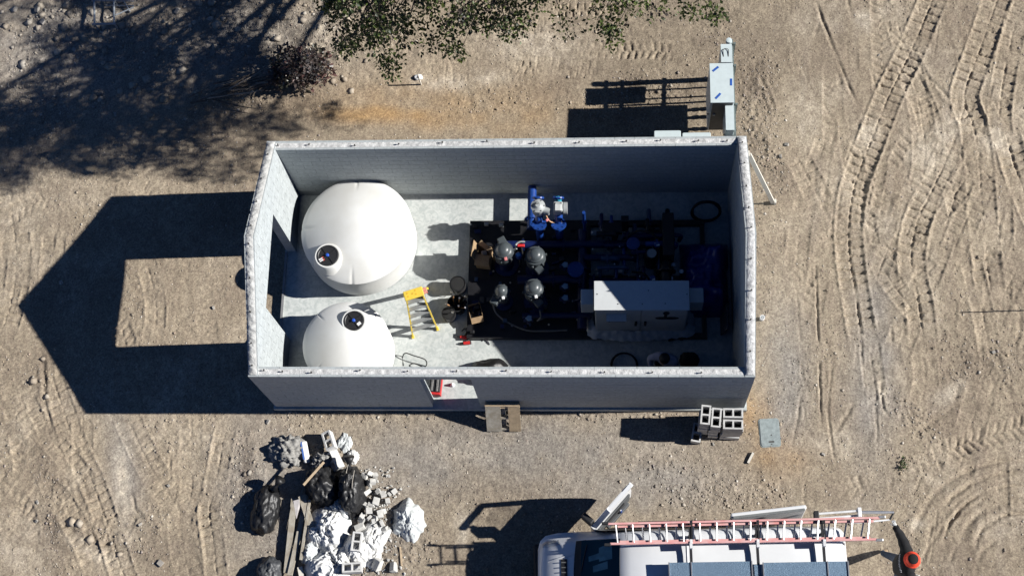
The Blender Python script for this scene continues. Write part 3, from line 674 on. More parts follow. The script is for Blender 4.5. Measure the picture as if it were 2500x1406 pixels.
MB().box((3.35, 1.0, .55), (.24, .95, .7), None, .02).build('valve_cabinet', BLK, sk, world=True)
MB().box((2.45, 1.38, .5), (.16, .14, .6), None, .01).build('junction_box', BLK, sk, world=True)
MB().box((2.18, 1.25, .55), (.42, .22, .16), None, .01).build('dosing_pump', BLK, sk, world=True)
rq = random.Random(21); DKG = mat('dark_grey_bracket', (.05, .052, .055), .5)
STB = mat('steel_blue_paint', (.05, .085, .16), .4)
for k in range(34):
    x = rq.uniform(1.75, 3.4); y = rq.uniform(-.2, 1.35); z = rq.uniform(.25, .75); dx, dy = ((rq.uniform(.25, .6), 0), (0, rq.uniform(.25, .55)))[k % 2]; r_ = rq.uniform(.025, .06)
    pipe('branch_pipe', [(x, y, z), (x + dx, y + dy, z), (x + dx, y + dy, max(.16, z - .3))], r_, (NAVY, STB, BLK, STB, BLUE)[k % 5], [((x + dx * .4, y + dy * .4, z), (dx, dy, 0))], 1.8, 10)
for x, y, w_, d_ in ((1.95, 1.30, .45, .10), (2.0, .78, .35, .16), (2.25, .42, .6, .14), (2.85, 1.28, .5, .12), (2.95, .35, .22, .3), (3.3, -.05, .3, .2)):
    MB().box((x, y, .165), (w_, d_, .012)).build('cover_plate', mat('pale_cover_plate', (.40, .44, .48), .5), sk, world=True)
for k in range(44):
    x = rq.uniform(1.7, 3.6); y = rq.uniform(-.25, 1.4); z = rq.uniform(.3, .8); MB().lathe([(.016, z), (.016, z + .02), (.008, z + .03), (0, z + .03)], 8, (x, y, 0)).build('fitting_cap', STAIN if k % 2 else WHITEL, sk, world=True)
for k in range(40):                        # brackets, cleats and small fittings bolted to the deck
    x = rq.uniform(-.75, 1.55); y = rq.uniform(-.95, 1.45); a = rq.choice((0, .3, 1.57)); MB().box((x, y, .18 + rq.random() * .1), (rq.uniform(.04, .18), rq.uniform(.03, .10), rq.uniform(.03, .12)), (0, 0, a), .006).build('deck_bracket', (NAVY, BLK, STB, DKG)[k % 4], sk, world=True)
# wafer valves with pale handles between the pumps and the manifold
for i, (u, v) in enumerate(((1378, 650), (1378, 730), (1378, 702), (1290, 780))):
    p = U(u, v, .62)
    b = MB().cyl((p.x - .10, p.y, .62), (p.x + .10, p.y, .62), .05, n=12); flange(b, (p.x, p.y, .62), (1, 0, 0), .095, .05, 6); b.build('check_valve', NAVY, sk, smooth=True, world=True)
    MB().prism([(p.x - .06, p.y), (p.x, p.y + .06), (p.x + .07, p.y + .05), (p.x + .07, p.y - .05), (p.x, p.y - .06)], .70, .72).build('valve_handle', mat('pale_blue_plate', (.30, .42, .52), .4), sk, world=True)
# flexible conduit lying over the deck, with clips
cond = [U(1203, 740, .5), U(1212, 765, .25), U(1240, 787, .2), U(1285, 806, .19), U(1330, 808, .19), U(1385, 806, .19)]
MB().tube(spline(cond, .05), .018, 8).build('flexible_conduit', mat('grey_conduit', (.20, .20, .20), .6), sk, smooth=True, world=True)
c2_ = [U(1318, 758, .75), U(1320, 775, .5), U(1312, 783, .3), U(1340, 772, .25), U(1390, 765, .25)]
MB().tube(spline(c2_, .05), .018, 8).build('flexible_conduit', MATS['grey_conduit'], sk, smooth=True, world=True)
for u, v in ((1150, 548), (1205, 662), (1268, 663), (1330, 668), (1288, 770), (1396, 690), (1398, 735), (1388, 600), (1330, 560), (1360, 552), (1340, 792), (1246, 690), (1410, 780), (1250, 795)):
    p = U(u, v, .17); MB().lathe([(.022, .158), (.022, .178), (.012, .185), (.012, .20), (0, .20)], 8, (p.x, p.y, 0)).build('deck_bolt', STAIN, sk, world=True)
# ---- vertical pumps with domed grey motors
def pump(label, u, v, zt, r, box_ang, topc):
    p = U(u, v, zt)
    t = thing('vertical_pump', label, 'pump', (p.x, p.y, .16), 0, 'domed pumps on the skid')
    z = zt - .16
    MB().lathe([(r * 1.25, 0), (r * 1.25, .03), (r * .8, .05), (r * .7, .16), (r * .75, z - .52)], 24).build('pump_column', NAVY, t, smooth=True)
    prof = [(r * .95, z - .52), (r * 1.02, z - .50), (r * 1.02, z - .30), (r * .96, z - .28), (r * .96, z - .20), (r * 1.0, z - .19), (r * 1.0, z - .15), (r * .86, z - .145), (r * .80, z - .10), (r * .70, z - .085), (r * .66, z - .075), (r * .60, z - .045), (r * .40, z - .012), (r * .18, z), (0, z)]
    mo = MB().lathe(prof, 40).build('motor', GRY, t, smooth=True)
    for k in range(6):
        a = R(60 * k + 15); MB().box((r * 1.06 * math.cos(a), r * 1.06 * math.sin(a), z - .26), (.05, .035, .09), (0, 0, a), .006).build('cowl_lug', GRY, mo)
    a = R(box_ang); MB().box((r * 1.35 * math.cos(a), r * 1.35 * math.sin(a), z - .33), (.16, .16, .14), (0, 0, a + .35), .012).build('terminal_box', GRY, t)
    if topc: MB().box((r * .95 * math.cos(R(-75)), r * .95 * math.sin(R(-75)), z - .13), (.06, .07, .05), (0, 0, .2), .01).build('conduit_plug', topc, t)
    return t
pump('domed grey pump motor beside the open cardboard box', 1228, 606, 1.22, .205, 100, mat('pink_plug', (.75, .25, .25), .5))
pump('domed grey pump motor east of the small blue device', 1306, 618, 1.22, .205, -72, None)
pump('domed grey pump motor with a white plug, nearest the control cabinet', 1302, 698, 1.22, .205, -70, WHITEL)
pump('smallest domed grey pump motor beside the tool bucket', 1223, 706, 1.02, .155, -135, WHITEL)
# ---- two actuated valves on blue flanged bends
def actuated(label, u, v, zt, kind):
    p = U(u, v, zt); t = thing('actuated_valve', label, 'valve', (p.x, p.y, .16), 0, 'actuated valves by the inlet pipe'); z = zt - .16
    b = MB().tube(spline([(0, -.28, .10), (0, -.26, .5), (0, -.1, z - .5), (0, .12, z - .42)], .06), .085, 16); b.build('pipe_bend', BLUE, t, smooth=True)
    b = MB(); flange(b, (0, .2, z - .12), (0, 1, .35), .125, .03, 8); b.build('flange', BLUE, t, smooth=True)
    b = MB(); flange(b, (0, -.22, z - .55), (0, .3, 1), .16, .03, 8); b.build('flange', BLUE, t, smooth=True)
    MB().tube([(0, .02, z - .5), (0, .2, z - .14)], .07, 14).build('valve_neck', BLUE if kind else mat('cyan_enamel', (.05, .35, .5), .4), t, smooth=True)
    if kind:
        bd = MB().lathe([(.12, z - .36), (.135, z - .33), (.135, z - .10), (.15, z - .09), (.15, z - .06), (.10, z - .045), (.06, z - .01), (.05, z), (0, z)], 28).build('actuator_body', LGRY, t, smooth=True)
        MB().cyl((.08, -.03, z - .2), (.24, -.08, z - .2), .075, n=16).build('actuator_motor', LGRY, t, smooth=True)
        for k in range(6): a = R(60 * k); MB().cyl((.13 * math.cos(a), .13 * math.sin(a), z - .06), (.13 * math.cos(a), .13 * math.sin(a), z - .04), .012, n=6).build('cover_bolt', STEEL, bd)
        MB().box((-.03, .02, z + .004), (.12, .012, .008), (0, 0, .2)).build('indicator', BLACKP, bd)
    else:
        bd = MB().box((0, 0, z - .2), (.20, .22, .26), None, .03).build('actuator_body', LGRY, t)
        MB().box((0, -.03, z - .065), (.13, .15, .03), None, .008).build('actuator_cover', mat('pale_grey_cover', (.55, .56, .55), .5), t)
        MB().cyl((.11, .0, z - .2), (.19, .0, z - .2), .13, n=24).build('hand_wheel', LGRY, t, smooth=True)
        for a in (-.06, .06): MB().box((a, .05, z - .045), (.04, .012, .02)).build('indicator', BLACKP, bd)
actuated('round grey valve actuator beside the blue inlet pipe', 1313, 500, 1.52, 1)
actuated('square grey valve actuator with blue flange and side hand wheel', 1362, 500, 1.50, 0)
b = MB().tube(spline([U(1333, 525, 1.2), U(1340, 538, 1.1), U(1350, 543, 1.0), U(1368, 540, .9)], .03), .012, 6).build('sensor_cable', mat('orange_cable', (.6, .35, .2), .6)); recentre(b)
tag(b, 'tan sensor cable running between the two valve actuators', 'cable')
b = MB().box(U(1336, 537, 1.12), (.07, .05, .05), (0, 0, .7), .012).build('cable_plug', MATS['pink_plug']); recentre(b); tag(b, 'small pink plug between the two valve actuators', 'plug')
# ---- small devices between the pumps
b = thing('transmitter', 'small blue transmitter with square window between two pump motors', 'transmitter', U(1266, 624, .16))
p = U(1266, 622, .95)
MB().cyl((p.x, p.y, .2), (p.x, p.y, .84), .02, n=8).build('stem', STAIN, b, world=True); MB().lathe([(.05, .82), (.075, .85), (.075, .93), (.06, .95), (0, .95)], 8, (p.x, p.y, 0)).build('housing', BLUE, b, world=True)
MB().box((p.x - .005, p.y, .953), (.075, .075, .006), (0, 0, .6)).build('window', mat('window_blue', (.10, .32, .75), .25), b, world=True)
p = U(1272, 600, .9); b = thing('red_valve_box', 'small red and white fitting between two pump motors', 'fitting', (p.x, p.y, .16))
MB().box((0, 0, .74), (.15, .06, .06), (0, 0, 0), .01).build('body', REDP, b); MB().tube(spline([(-.1, -.05, .66), (-.11, .05, .68), (-.03, .1, .7), (.08, .1, .7)], .03), .02, 8).build('cable_guard', LGRY, b, smooth=True)
MB().cyl((0, 0, 0), (0, 0, .72), .018, n=8).build('stem', STAIN, b)
# ---- open cardboard box
p = U(1180, 622, .55); cb = thing('cardboard_box', 'open cardboard box with raised flaps beside a pump motor', 'box', (p.x, p.y, .16), R(-8))
W_, D_, Hh = .30, .36, .42
MB().box((0, -D_ / 2, Hh / 2), (W_, .008, Hh)).build('side', CARD, cb); MB().box((0, D_ / 2, Hh / 2), (W_, .008, Hh)).build('side', CARD, cb)
MB().box((-W_ / 2, 0, Hh / 2), (.008, D_ - .01, Hh)).build('side', CARD, cb); MB().box((W_ / 2, 0, Hh / 2), (.008, D_ - .01, Hh)).build('side', CARD, cb)
MB().box((0, 0, .01), (W_ - .01, D_ - .01, .008)).build('base', CARD, cb)
MB().box((-W_ / 2 - .03, .02, Hh + .13), (.008, D_, .27), (0, R(-14), 0)).build('flap', CARD, cb)
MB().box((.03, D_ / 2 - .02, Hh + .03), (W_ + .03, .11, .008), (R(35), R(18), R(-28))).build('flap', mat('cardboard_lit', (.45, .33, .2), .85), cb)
MB().box((.0, -D_ / 2 + .03, Hh + .04), (W_, .24, .008), (R(18), R(0), 0)).build('flap', CARD, cb); MB().box((W_ / 2 + .01, .03, Hh + .03), (.06, .2, .008), (0, R(-50), 0)).build('flap', CARD, cb)
MB().box((0, .06, Hh - .08), (.12, .10, .06), (.2, .3, .4), .02).build('packing_paper', mat('packing_paper', (.62, .58, .52), .9), cb)
# ---- control cabinet
cx0, cx1, cy0, cy1, cz = 1.83, 3.69, -.905, -.34, 1.75
cp = thing('control_cabinet', 'large grey two-door control cabinet half in sunlight', 'cabinet', ((cx0 + cx1) / 2, (cy0 + cy1) / 2, .15))
MB().box(((cx0 + cx1) / 2, (cy0 + cy1) / 2, (cz + .15) / 2), (cx1 - cx0, cy1 - cy0, cz - .15), None, .012).build('body', CABG, cp, world=True)
MB().box(((cx0 + cx1) / 2, (cy0 + cy1) / 2 - .01, cz + .006), (cx1 - cx0 + .03, cy1 - cy0 + .05, .018), None, .006).build('top_cover', CABG, cp, world=True)
for i, (x0, x1) in enumerate(((cx0 + .03, 2.745), (2.765, cx1 - .03))):
    d = MB().box(((x0 + x1) / 2, cy0 - .012, .95), (x1 - x0, .024, 1.5), None, .005).build('door', CABG, cp, world=True)
    hx = 2.66 if i == 0 else 2.85
    MB().prism([(hx - .03, -.03), (hx + .03, -.03), (hx + .018, .03), (hx - .018, .03)], 0, .22)
    h = MB().bar((hx, cy0 - .035, .98), (hx - .005, cy0 - .05, .78), .05, .03, (0, 1, 0)); h.build('handle', BLACKP, cp, world=True)
hm = MB().box((2.26, cy0 - .035, 1.22), (.36, .03, .46), None, .006).build('operator_panel', mat('panel_grey', (.33, .36, .38), .5), cp, world=True)
MB().box((2.26, cy0 - .10, 1.47), (.40, .15, .012), (R(8), 0, 0)).build('rain_hood', CABG, cp, world=True)
for k in range(3): MB().cyl((2.26 + .08 * k - .02, cy0 - .05, 1.28), (2.26 + .08 * k - .02, cy0 - .085, 1.28), .025, n=12).build('push_button', BLACKP, cp, smooth=True, world=True)
MB().box((2.12, cy0 - .052, 1.22), (.03, .006, .38)).build('panel_stripe', mat('panel_blue', (.05, .12, .3), .5), cp, world=True)
em = MB()
for sx in range(3):
    ex, ez, ew_, eh = ((3.255, 1.53, .075, .11), (3.18, 1.20, .14, .085), (3.37, 1.20, .15, .085))[sx]
    pts = [(ex + ew_ * math.cos(a) * (1 if sx else .9), cy0 - .027, ez + eh * math.sin(a)) for a in [2 * math.pi * k / 20 for k in range(20)]]
    em.add(pts + [(q[0], q[1] - .003, q[2]) for q in pts], [tuple(range(20)), tuple(range(39, 19, -1))] + [(k, 20 + k, 20 + (k + 1) % 20, (k + 1) % 20) for k in range(20)])
em.bar((3.25, cy0 - .0285, 1.46), (3.24, cy0 - .0285, 1.2), .004, .06, (1, 0, 0)); em.build('emblem', BLK, cp, world=True)
for x0, x1, u0, v0, u1, v1, zz, hh in ((1, 1, 1418, 706, 1449, 743, 1.52, .55), (1, 1, 1683, 703, 1718, 738, 1.40, .55)):
    a_, b_ = U(u0, v0, zz), U(u1, v1, zz); MB().box(((a_.x + b_.x) / 2, (a_.y + b_.y) / 2, zz - hh / 2), (abs(a_.x - b_.x), abs(a_.y - b_.y), hh), None, .01).build('side_enclosure', CABG, cp, world=True)
for u, v in ((1458, 718), (1583, 709), (1568, 742), (1677, 718), (1509, 742), (1624, 741)):
    p = U(u, v, cz + .016); MB().lathe([(.012, cz + .014), (.012, cz + .022), (0, cz + .023)], 8, (p.x, p.y, 0)).build('lifting_plug', STEEL, cp, world=True)
# crumpled clear plastic round the cabinet's foot
pl = MB(); pts = [(1.60, -.30), (1.62, -.75), (1.70, -1.02), (2.0, -1.08), (2.5, -1.12), (3.0, -1.10), (3.5, -1.05), (3.86, -.98), (3.88, -.6), (3.84, -.3)]
sp = spline([(x, y, 0) for x, y in pts], .05); ns = len(sp); V = []
for i, q in enumerate(sp):
    for j in range(5):
        t_ = j / 4; inn = Vector(((q.x - 2.76) * (1 - .14 * t_) + 2.76, (q.y + .6) * (1 - .34 * t_) - .6, 0)); V.append((inn.x + .012 * math.sin(i * 2.3 + j), inn.y + .012 * math.cos(i * 1.7), .17 + .16 * t_ + .025 * math.sin(i * 1.1 + 2 * j) + .015 * random.random()))
pl.add(V, [(i * 5 + j, i * 5 + j + 1, (i + 1) * 5 + j + 1, (i + 1) * 5 + j) for i in range(ns - 1) for j in range(4)])
o = pl.build('plastic_wrap', mat('cloudy_plastic', (.55, .58, .60), .3, var=.1, spec=.6), None, smooth='all'); tag(recentre(o), 'crumpled cloudy plastic sheeting around the foot of the control cabinet', 'plastic sheet')
# ---- blue tarp in the north-east corner, heaped over crates
V = []; n_ = 34
for j in range(n_):
    for i in range(n_):
        x = 3.62 + 1.0 * i / (n_ - 1); y = -.55 + 1.62 * j / (n_ - 1)
        e = min(1, 5 * min(i, n_ - 1 - i) / n_) * min(1, 5 * min(j, n_ - 1 - j) / n_)
        hgt = .02 + e ** .6 * (.30 + .55 * float(vnoise(np.array(x), np.array(y), .4, 91)) + .22 * float(vnoise(np.array(x), np.array(y), .14, 92)) + .10 * float(vnoise(np.array(x), np.array(y), .05, 93)))
        V.append((x + .05 * (float(vnoise(np.array(y), np.array(x), .2, 5)) - .5), y, hgt))
o = MB().add(V, [(j * n_ + i, j * n_ + i + 1, (j + 1) * n_ + i + 1, (j + 1) * n_ + i) for j in range(n_ - 1) for i in range(n_ - 1)]).build('tarpaulin', mat('blue_tarp', (.006, .020, .20), .32, var=.15), None, smooth='all')
tag(recentre(o), 'rumpled blue tarpaulin heaped against the east wall', 'tarpaulin')
# ---- coils of black hose
def coil(name, label, u, v, r, turns, z0, rr=.022, tilt=0., ax='x', cat='hose'):
    p = U(u, v, .1); pts = []
    for k in range(int(turns * 28)):
        a = 2 * math.pi * k / 28; q = Vector((r * math.cos(a) * (1 + .04 * math.sin(3.1 * a / turns)), r * math.sin(a), z0 + k / 28 * rr * .9)); pts.append(q)
    if tilt:
        M = Matrix.Rotation(tilt, 3, 'X'); pts = [M @ q for q in pts]; mn = min(q.z for q in pts); pts = [q + Vector((0, 0, rr - mn)) for q in pts]
    o = MB().tube([q + Vector((p.x, p.y, 0)) for q in pts], rr, 7).build(name, RUB, None, smooth='all'); return tag(recentre(o), label, cat)
coil('hose_coil', 'thick black hose coil leaning in the dark north-east corner', 1722, 520, .30, 2.2, .03, .026, R(70))
coil('hose_coil', 'black hose loop lying on the floor in front of the control cabinet', 1524, 890, .27, 1.9, .02, .018)
o = MB().tube(spline([U(985, 893), U(983, 872), U(990, 862, .15), U(1010, 868, .2), U(1038, 878, .2), U(1040, 893, .02), U(1020, 900), U(1000, 893), U(1012, 887), U(1035, 897)], .03), .012, 7).build('extension_cable', RUB, None, smooth='all'); tag(recentre(o), 'thin black cable looping on the floor beside the smaller tank', 'cable')
# ================================================================== tools and odds and ends on the floor of the pump house
CANV = mat('black_canvas', (.016, .016, .018), .85, var=.25, vscale=40, bump=.4); WOOD = mat('tool_wood', (.36, .20, .10), .6, var=.2, vscale=25); CHROME = mat('chrome', (.55, .53, .52), .28, .9)
def bucket(label, u, v, r, h, lid):
    p = U(u, v, h); t = thing('bucket', label, 'bucket', (p.x, p.y, 0), 0)
    MB().lathe([(r * .82, .004), (r * .86, .02), (r * .98, h - .04), (r * 1.05, h - .035), (r * 1.05, h), (r * .97, h), (r * .93, .03), (0, .03)], 26).build('pail', BLACKP, t, smooth=True)
    if lid: MB().lathe([(r * .92, h - .03), (r * .9, h - .012), (0, h - .006)], 26).build('contents', RUB, t, smooth=True)
    MB().tube(spline([(-r, 0, h - .05), (-r * .9, -r * .5, h - .1), (0, -r * 1.15, h - .12), (r * .9, -r * .5, h - .1), (r, 0, h - .05)], .04), .006, 6).build('bail', STEEL, t, smooth=True)
    return t
bucket('round black bucket behind the tool bag', 1117, 692, .165, .34, True)
bucket('round black bucket partly hidden by the open tool bag', 1095, 764, .14, .30, True)
p = U(1118, 750, 0); tb = thing('tool_bag', 'open black tool bag crammed with long-handled wrenches', 'tool bag', (p.x, p.y, 0), R(12))
MB().lathe([(.0, .005), (.15, .005), (.17, .03), (.19, .26), (.195, .30), (.18, .30), (.17, .05), (0, .04)], 22).build('bag', CANV, tb, smooth=True)
for k in range(4): a = R(90 * k + 20); MB().box((.195 * math.cos(a), .195 * math.sin(a), .16), (.03, .12, .14), (0, 0, a), .01).build('pocket', CANV, tb)
tools = [(-.09, .08, .50, 1, .15, .12), (-.03, .10, .56, 0, -.05, .16), (.05, .06, .52, 1, .1, -.1), (.10, .02, .46, 0, .3, .05), (-.10, -.02, .44, 1, -.3, .0), (.02, -.06, .5, 1, .05, -.2), (.09, -.08, .42, 1, .2, -.25), (-.05, -.10, .40, 0, -.15, -.3)]
for x, y, h, wd, lx, ly in tools:
    a = Vector((x * .7, y * .7, .05)); b_ = Vector((x + lx * .4, y + ly * .4, h)); d = (b_ - a).normalized()
    if wd:
        MB().tube([a, b_ - d * .04], [.016, .014], 8).build('wooden_handle', WOOD, tb, smooth=True); MB().tube([b_ - d * .04, b_], [.02, .02], 8).build('handle_end', CHROME, tb, smooth=True)
    else:
        m = MB().bar(a, b_ - d * .03, .028, .01, (0, 1, 0)); m.lathe([(.03, -.008), (.03, .008), (.016, .008), (.016, -.008), (.03, -.008)], 14, b_, (0, -1, .3)); m.build('spanner', CHROME, tb)
# carton of fittings beside the bag
p = U(1160, 758, .3); o = thing('parts_carton', 'low brown carton of dark fittings on the skid deck', 'box', (p.x, p.y, .16), R(14))
for c, d in (((0, -.15, .07), (.26, .007, .14)), ((0, .15, .07), (.26, .007, .14)), ((-.13, 0, .07), (.007, .3, .14)), ((.13, 0, .07), (.007, .3, .14))): MB().box(c, d).build('side', CARD, o)
MB().box((0, -.21, .12), (.26, .12, .007), (R(20), 0, 0)).build('flap', CARD, o)
for k in range(7): MB().lathe([(.0, 0), (.03, 0), (.03, .06), (.02, .07), (0, .07)], 10, (random.uniform(-.09, .09), random.uniform(-.1, .1), .01 + .02 * (k % 2)), (random.uniform(-.5, .5), random.uniform(-.5, .5), 1)).build('fitting', BLK if k % 3 else NAVY, o, smooth=True)
# red-handled hand tools lying on the concrete
def pliers(label, u, v, ang, L, col):
    p = U(u, v); t = thing('pliers', label, 'pliers', p, R(ang), None)
    for s in (-1, 1):
        MB().tube(spline([(-.02, 0, .015), (L * .3, s * .018, .015), (L * .7, s * .035, .016), (L, s * .025, .016)], .02), [.010] * len(spline([(-.02, 0, .015), (L * .3, s * .018, .015), (L * .7, s * .035, .016), (L, s * .025, .016)], .02)), 7).build('grip', col, t, smooth=True)
    MB().lathe([(0, .004), (.024, .004), (.024, .026), (0, .026)], 12).build('pivot', CHROME, t, smooth=True)
    MB().add([(-.03, -.02, .006), (-.11, -.006, .01), (-.11, .006, .01), (-.03, .02, .006), (-.03, -.02, .026), (-.11, -.006, .02), (-.11, .006, .02), (-.03, .02, .026)], [(0, 1, 2, 3), (7, 6, 5, 4), (0, 4, 5, 1), (2, 6, 7, 3), (1, 5, 6, 2), (0, 3, 7, 4)]).build('jaws', CHROME, t)
    return t
pliers('red-handled pliers lying nearest the skid corner', 1183, 822, 70, .16, REDP); pliers('large channel pliers with chrome jaws at the east end of the tools', 1189, 832, 125, .17, CHROME)
def driver(label, u, v, ang):
    p = U(u, v); t = thing('cordless_tool', label, 'power tool', p, R(ang)); REDB = REDP
    MB().tube([(-.02, 0, .05), (.12, 0, .05)], [.04, .035], 14).build('motor_housing', REDB, t, smooth=True); MB().tube([(.12, 0, .05), (.19, 0, .05)], [.025, .015], 12).build('chuck', BLACKP, t, smooth=True)
    MB().tube(spline([(.02, 0, .05), (.01, -.08, .05), (-.02, -.15, .05)], .02), .022, 10).build('grip', BLACKP, t, smooth=True); MB().box((-.025, -.18, .05), (.10, .06, .08), (0, 0, .2), .012).build('battery', BLACKP, t); MB().box((-.03, 0, .05), (.03, .07, .07), None, .012).build('end_cap', BLACKP, t)
driver('red and black cordless drill lying at the west end of the tools', 1146, 838, 186); driver('smaller red cordless tool lying above the drill', 1138, 826, 172)
p = U(1150, 808); o = thing('caulking_gun', 'black caulking gun lying beside the skid corner', 'caulking gun', p, R(-20)); MB().tube([(-.12, 0, .035), (.12, 0, .035)], .03, 12).build('barrel', BLK, o, smooth=True); MB().tube([(.12, 0, .035), (.2, 0, .035)], [.012, .006], 8).build('nozzle', LGRY, o, smooth=True); MB().bar((-.14, 0, .035), (-.18, -.08, .035), .02, .02).build('trigger', BLK, o); MB().tube([(-.12, 0, .035), (-.26, 0, .035)], .006, 6).build('push_rod', CHROME, o)
# sack slumped behind the south wall and red tool case by the door
def sack(name, label, cat, c, size, m, seed, crumple=.12, rz=0., flat=.0, tie=None, n=3, freq=2.2):
    bm = bmesh.new(); bmesh.ops.create_icosphere(bm, subdivisions=n + 1, radius=1)
    rnd = random.Random(seed); off = Vector((rnd.random() * 50, rnd.random() * 50, rnd.random() * 50))
    from mathutils import noise as mn
    for v in bm.verts:
        d = v.co.normalized(); f = 1 + crumple * (mn.noise(d * freq + off) + .6 * mn.noise(d * freq * 2.3 + off) + .45 * abs(mn.noise(d * freq * 5 + off)) + .25 * mn.noise(d * freq * 10 + off))
        x, y, z = d.x, d.y, d.z
        z = z if z > 0 else z * .35
        sq = max(abs(x), abs(y), 1e-6) / math.hypot(x, y) if math.hypot(x, y) > 1e-6 else 1
        k = 1 + .12 * (1 - sq) * 2
        v.co = Vector((x * f * k * size[0], y * f * k * size[1], max(z * f * size[2], -.02)))
    mnz = min(v.co.z for v in bm.verts)
    M = Matrix.Rotation(rz, 3, 'Z')
    b = MB(); bm.verts.index_update(); b.add([M @ (v.co - Vector((0, 0, mnz))) + Vector(c) for v in bm.verts], [tuple(v.index for v in f.verts) for f in bm.faces]); bm.free()
    if tie:
        t0 = M @ Vector(tie[0]) + Vector(c); t1 = M @ Vector(tie[1]) + Vector(c)
        b.tube([t0, t0.lerp(t1, .35), t0.lerp(t1, .6), t1], [.10, .035, .06, .12], 9)
    o = b.build(name, m, None, smooth='all'); return tag(recentre(o), label, cat)
p = U(1195, 905, .15); sack('rubbish_sack', 'black sack slumped on the floor behind the south wall', 'sack', (p.x, p.y, 0), (.42, .26, .42), mat('black_bag', (.014, .014, .015), .45, var=.3, spec=.45, bump=.35, bscale=18), 3, .14, .1)
t = thing('tool_case', 'red and black tool case seen through the south doorway', 'tool case', U(1066, 940, 0), R(-4)); p = Vector((0, 0, 0))
MB().box((0, 0, .12), (.24, .42, .22), None, .02).build('body', BLACKP, t); MB().box((0, -.225, .12), (.26, .06, .2), None, .015).build('end_cap', REDP, t); MB().box((.125, 0, .16), (.025, .44, .12), None, .008).build('side_trim', REDP, t)
for x in (-.06, .05): MB().box((x, 0, .24), (.05, .38, .03), None, .012).build('lid_ridge', mat('worn_grey_plastic', (.10, .10, .10), .6, col2=(.22, .21, .20), vscale=30), t)
o = MB().lathe([(.0, 0), (.05, 0), (.02, .10), (0, .12)], 12, U(1105, 940)).build('paper_cone', WHITEL); tag(recentre(o), 'small white scrap standing in the doorway shade', 'scrap')
o = MB().box(U(1768, 780, .25) + Vector((0, 0, 0)), (.03, .55, .5), (0, R(12), 0)).build('drywall_offcut', mat('dark_board', (.10, .11, .12), .8)); tag(recentre(o), 'dark board leaning on the east wall beside the cabinet', 'board')
p = U(1682, 880); sack('duffel_bag', 'dark duffel bag beside the crouching person', 'bag', (p.x, p.y, 0), (.20, .17, .2), CANV, 8, .12)
p = U(1650, 828); o = thing('hand_grinder', 'small dark angle grinder on the floor before the cabinet', 'power tool', p, .2); MB().tube([(-.16, 0, .04), (.08, 0, .04)], [.032, .03], 12).build('body', BLACKP, o, smooth=True); MB().lathe([(0, .015), (.06, .015), (.06, .022), (0, .022)], 18, (.12, 0, 0)).build('disc', STEEL, o, smooth=True); MB().box((.11, 0, .045), (.07, .06, .05), None, .012).build('gear_head', CHROME, o)
# ================================================================== electrical service rack north of the building
PALE = mat('pale_grey_paint', (.58, .66, .67), .45, var=.04); GALV = mat('galvanised', (.20, .24, .23), .5, .4, var=.15, vscale=15); TAPE = mat('blue_tape', (.02, .10, .42), .6)
rk = thing('service_rack', 'galvanised steel rack of posts and rails north of the pump house', 'rack', (4.78, 3.9, ZG))
for y in (2.75, 3.62, 4.52, 5.02): MB().box((4.78, y, .72), (.045, .045, 1.72 + (.06 if y > 5 else 0))).build('post', GALV, rk, world=True)
for z in (1.52, 1.30, .72): MB().box((4.735, 3.9, z), (.042, 2.5, .042)).build('strut_rail', GALV, rk, world=True)
def cab(name, label, x0, x1, y0, y1, z0, z1, extra=None):
    t = thing(name, label, 'electrical box', ((x0 + x1) / 2, (y0 + y1) / 2, z0))
    MB().box(((x0 + x1) / 2, (y0 + y1) / 2, (z0 + z1) / 2), (x1 - x0, y1 - y0, z1 - z0), None, .008).build('enclosure', PALE, t, world=True)
    MB().box((x0 - .012, (y0 + y1) / 2, (z0 + z1) / 2), (.02, (y1 - y0) * .94, (z1 - z0) * .94), None, .004).build('door', PALE, t, world=True)
    MB().box(((x0 + x1) / 2 - .008, (y0 + y1) / 2, z1 + .005), (x1 - x0 + .03, y1 - y0 + .02, .01)).build('top_lip', PALE, t, world=True)
    MB().lathe([(.018, 0), (.018, .03), (0, .032)], 10, (x0 - .02, y0 + .06, (z0 + z1) / 2), (-1, 0, 0)).build('latch', STEEL, t, world=True)
    return t
a_, b_ = U(1735, 157, 1.74), U(1794, 250, 1.74)
big = cab('switchgear_cabinet', 'largest pale grey electrical cabinet with strips of blue tape on top', a_.x, b_.x - .02, b_.y, a_.y, .38, 1.74)
for u, v, an in ((1747, 169, 40), (1785, 201, 88), (1753, 235, 48)):
    p = U(u, v, 1.752); MB().box((p.x, p.y, 1.7525), (.16, .045, .003), (0, 0, R(an + (180 if an > 80 else 0)))).build('tape_strip', TAPE, big, world=True)
MB().box(((a_.x + b_.x) / 2 - .01, b_.y - .006, 1.06), (b_.x - a_.x - .06, .012, 1.3)).build('side_overlay', mat('painted_side_shade', (.07, .07, .068), .6), big, world=True)  # thin overlay: shade on the cabinet's south face put in as dark colour
MB().cyl((a_.x + .08, b_.y - .010, 1.2), (a_.x + .08, b_.y - .04, 1.2), .03, n=12).build('padlock_hasp', LGRY, big, world=True)
for y in (4.33, 4.14, 3.86):
    MB().cyl((a_.x + .22, y, ZG - .05), (a_.x + .22, y, .385), .038, n=12).build('conduit', mat('grey_pvc', (.28, .29, .29), .6), big, smooth=True, world=True)
    for z in (.02, .12): MB().cyl((a_.x + .22, y, z), (a_.x + .22, y, z + .05), .05, n=12).build('coupling', MATS['grey_pvc'], big, smooth=True, world=True)
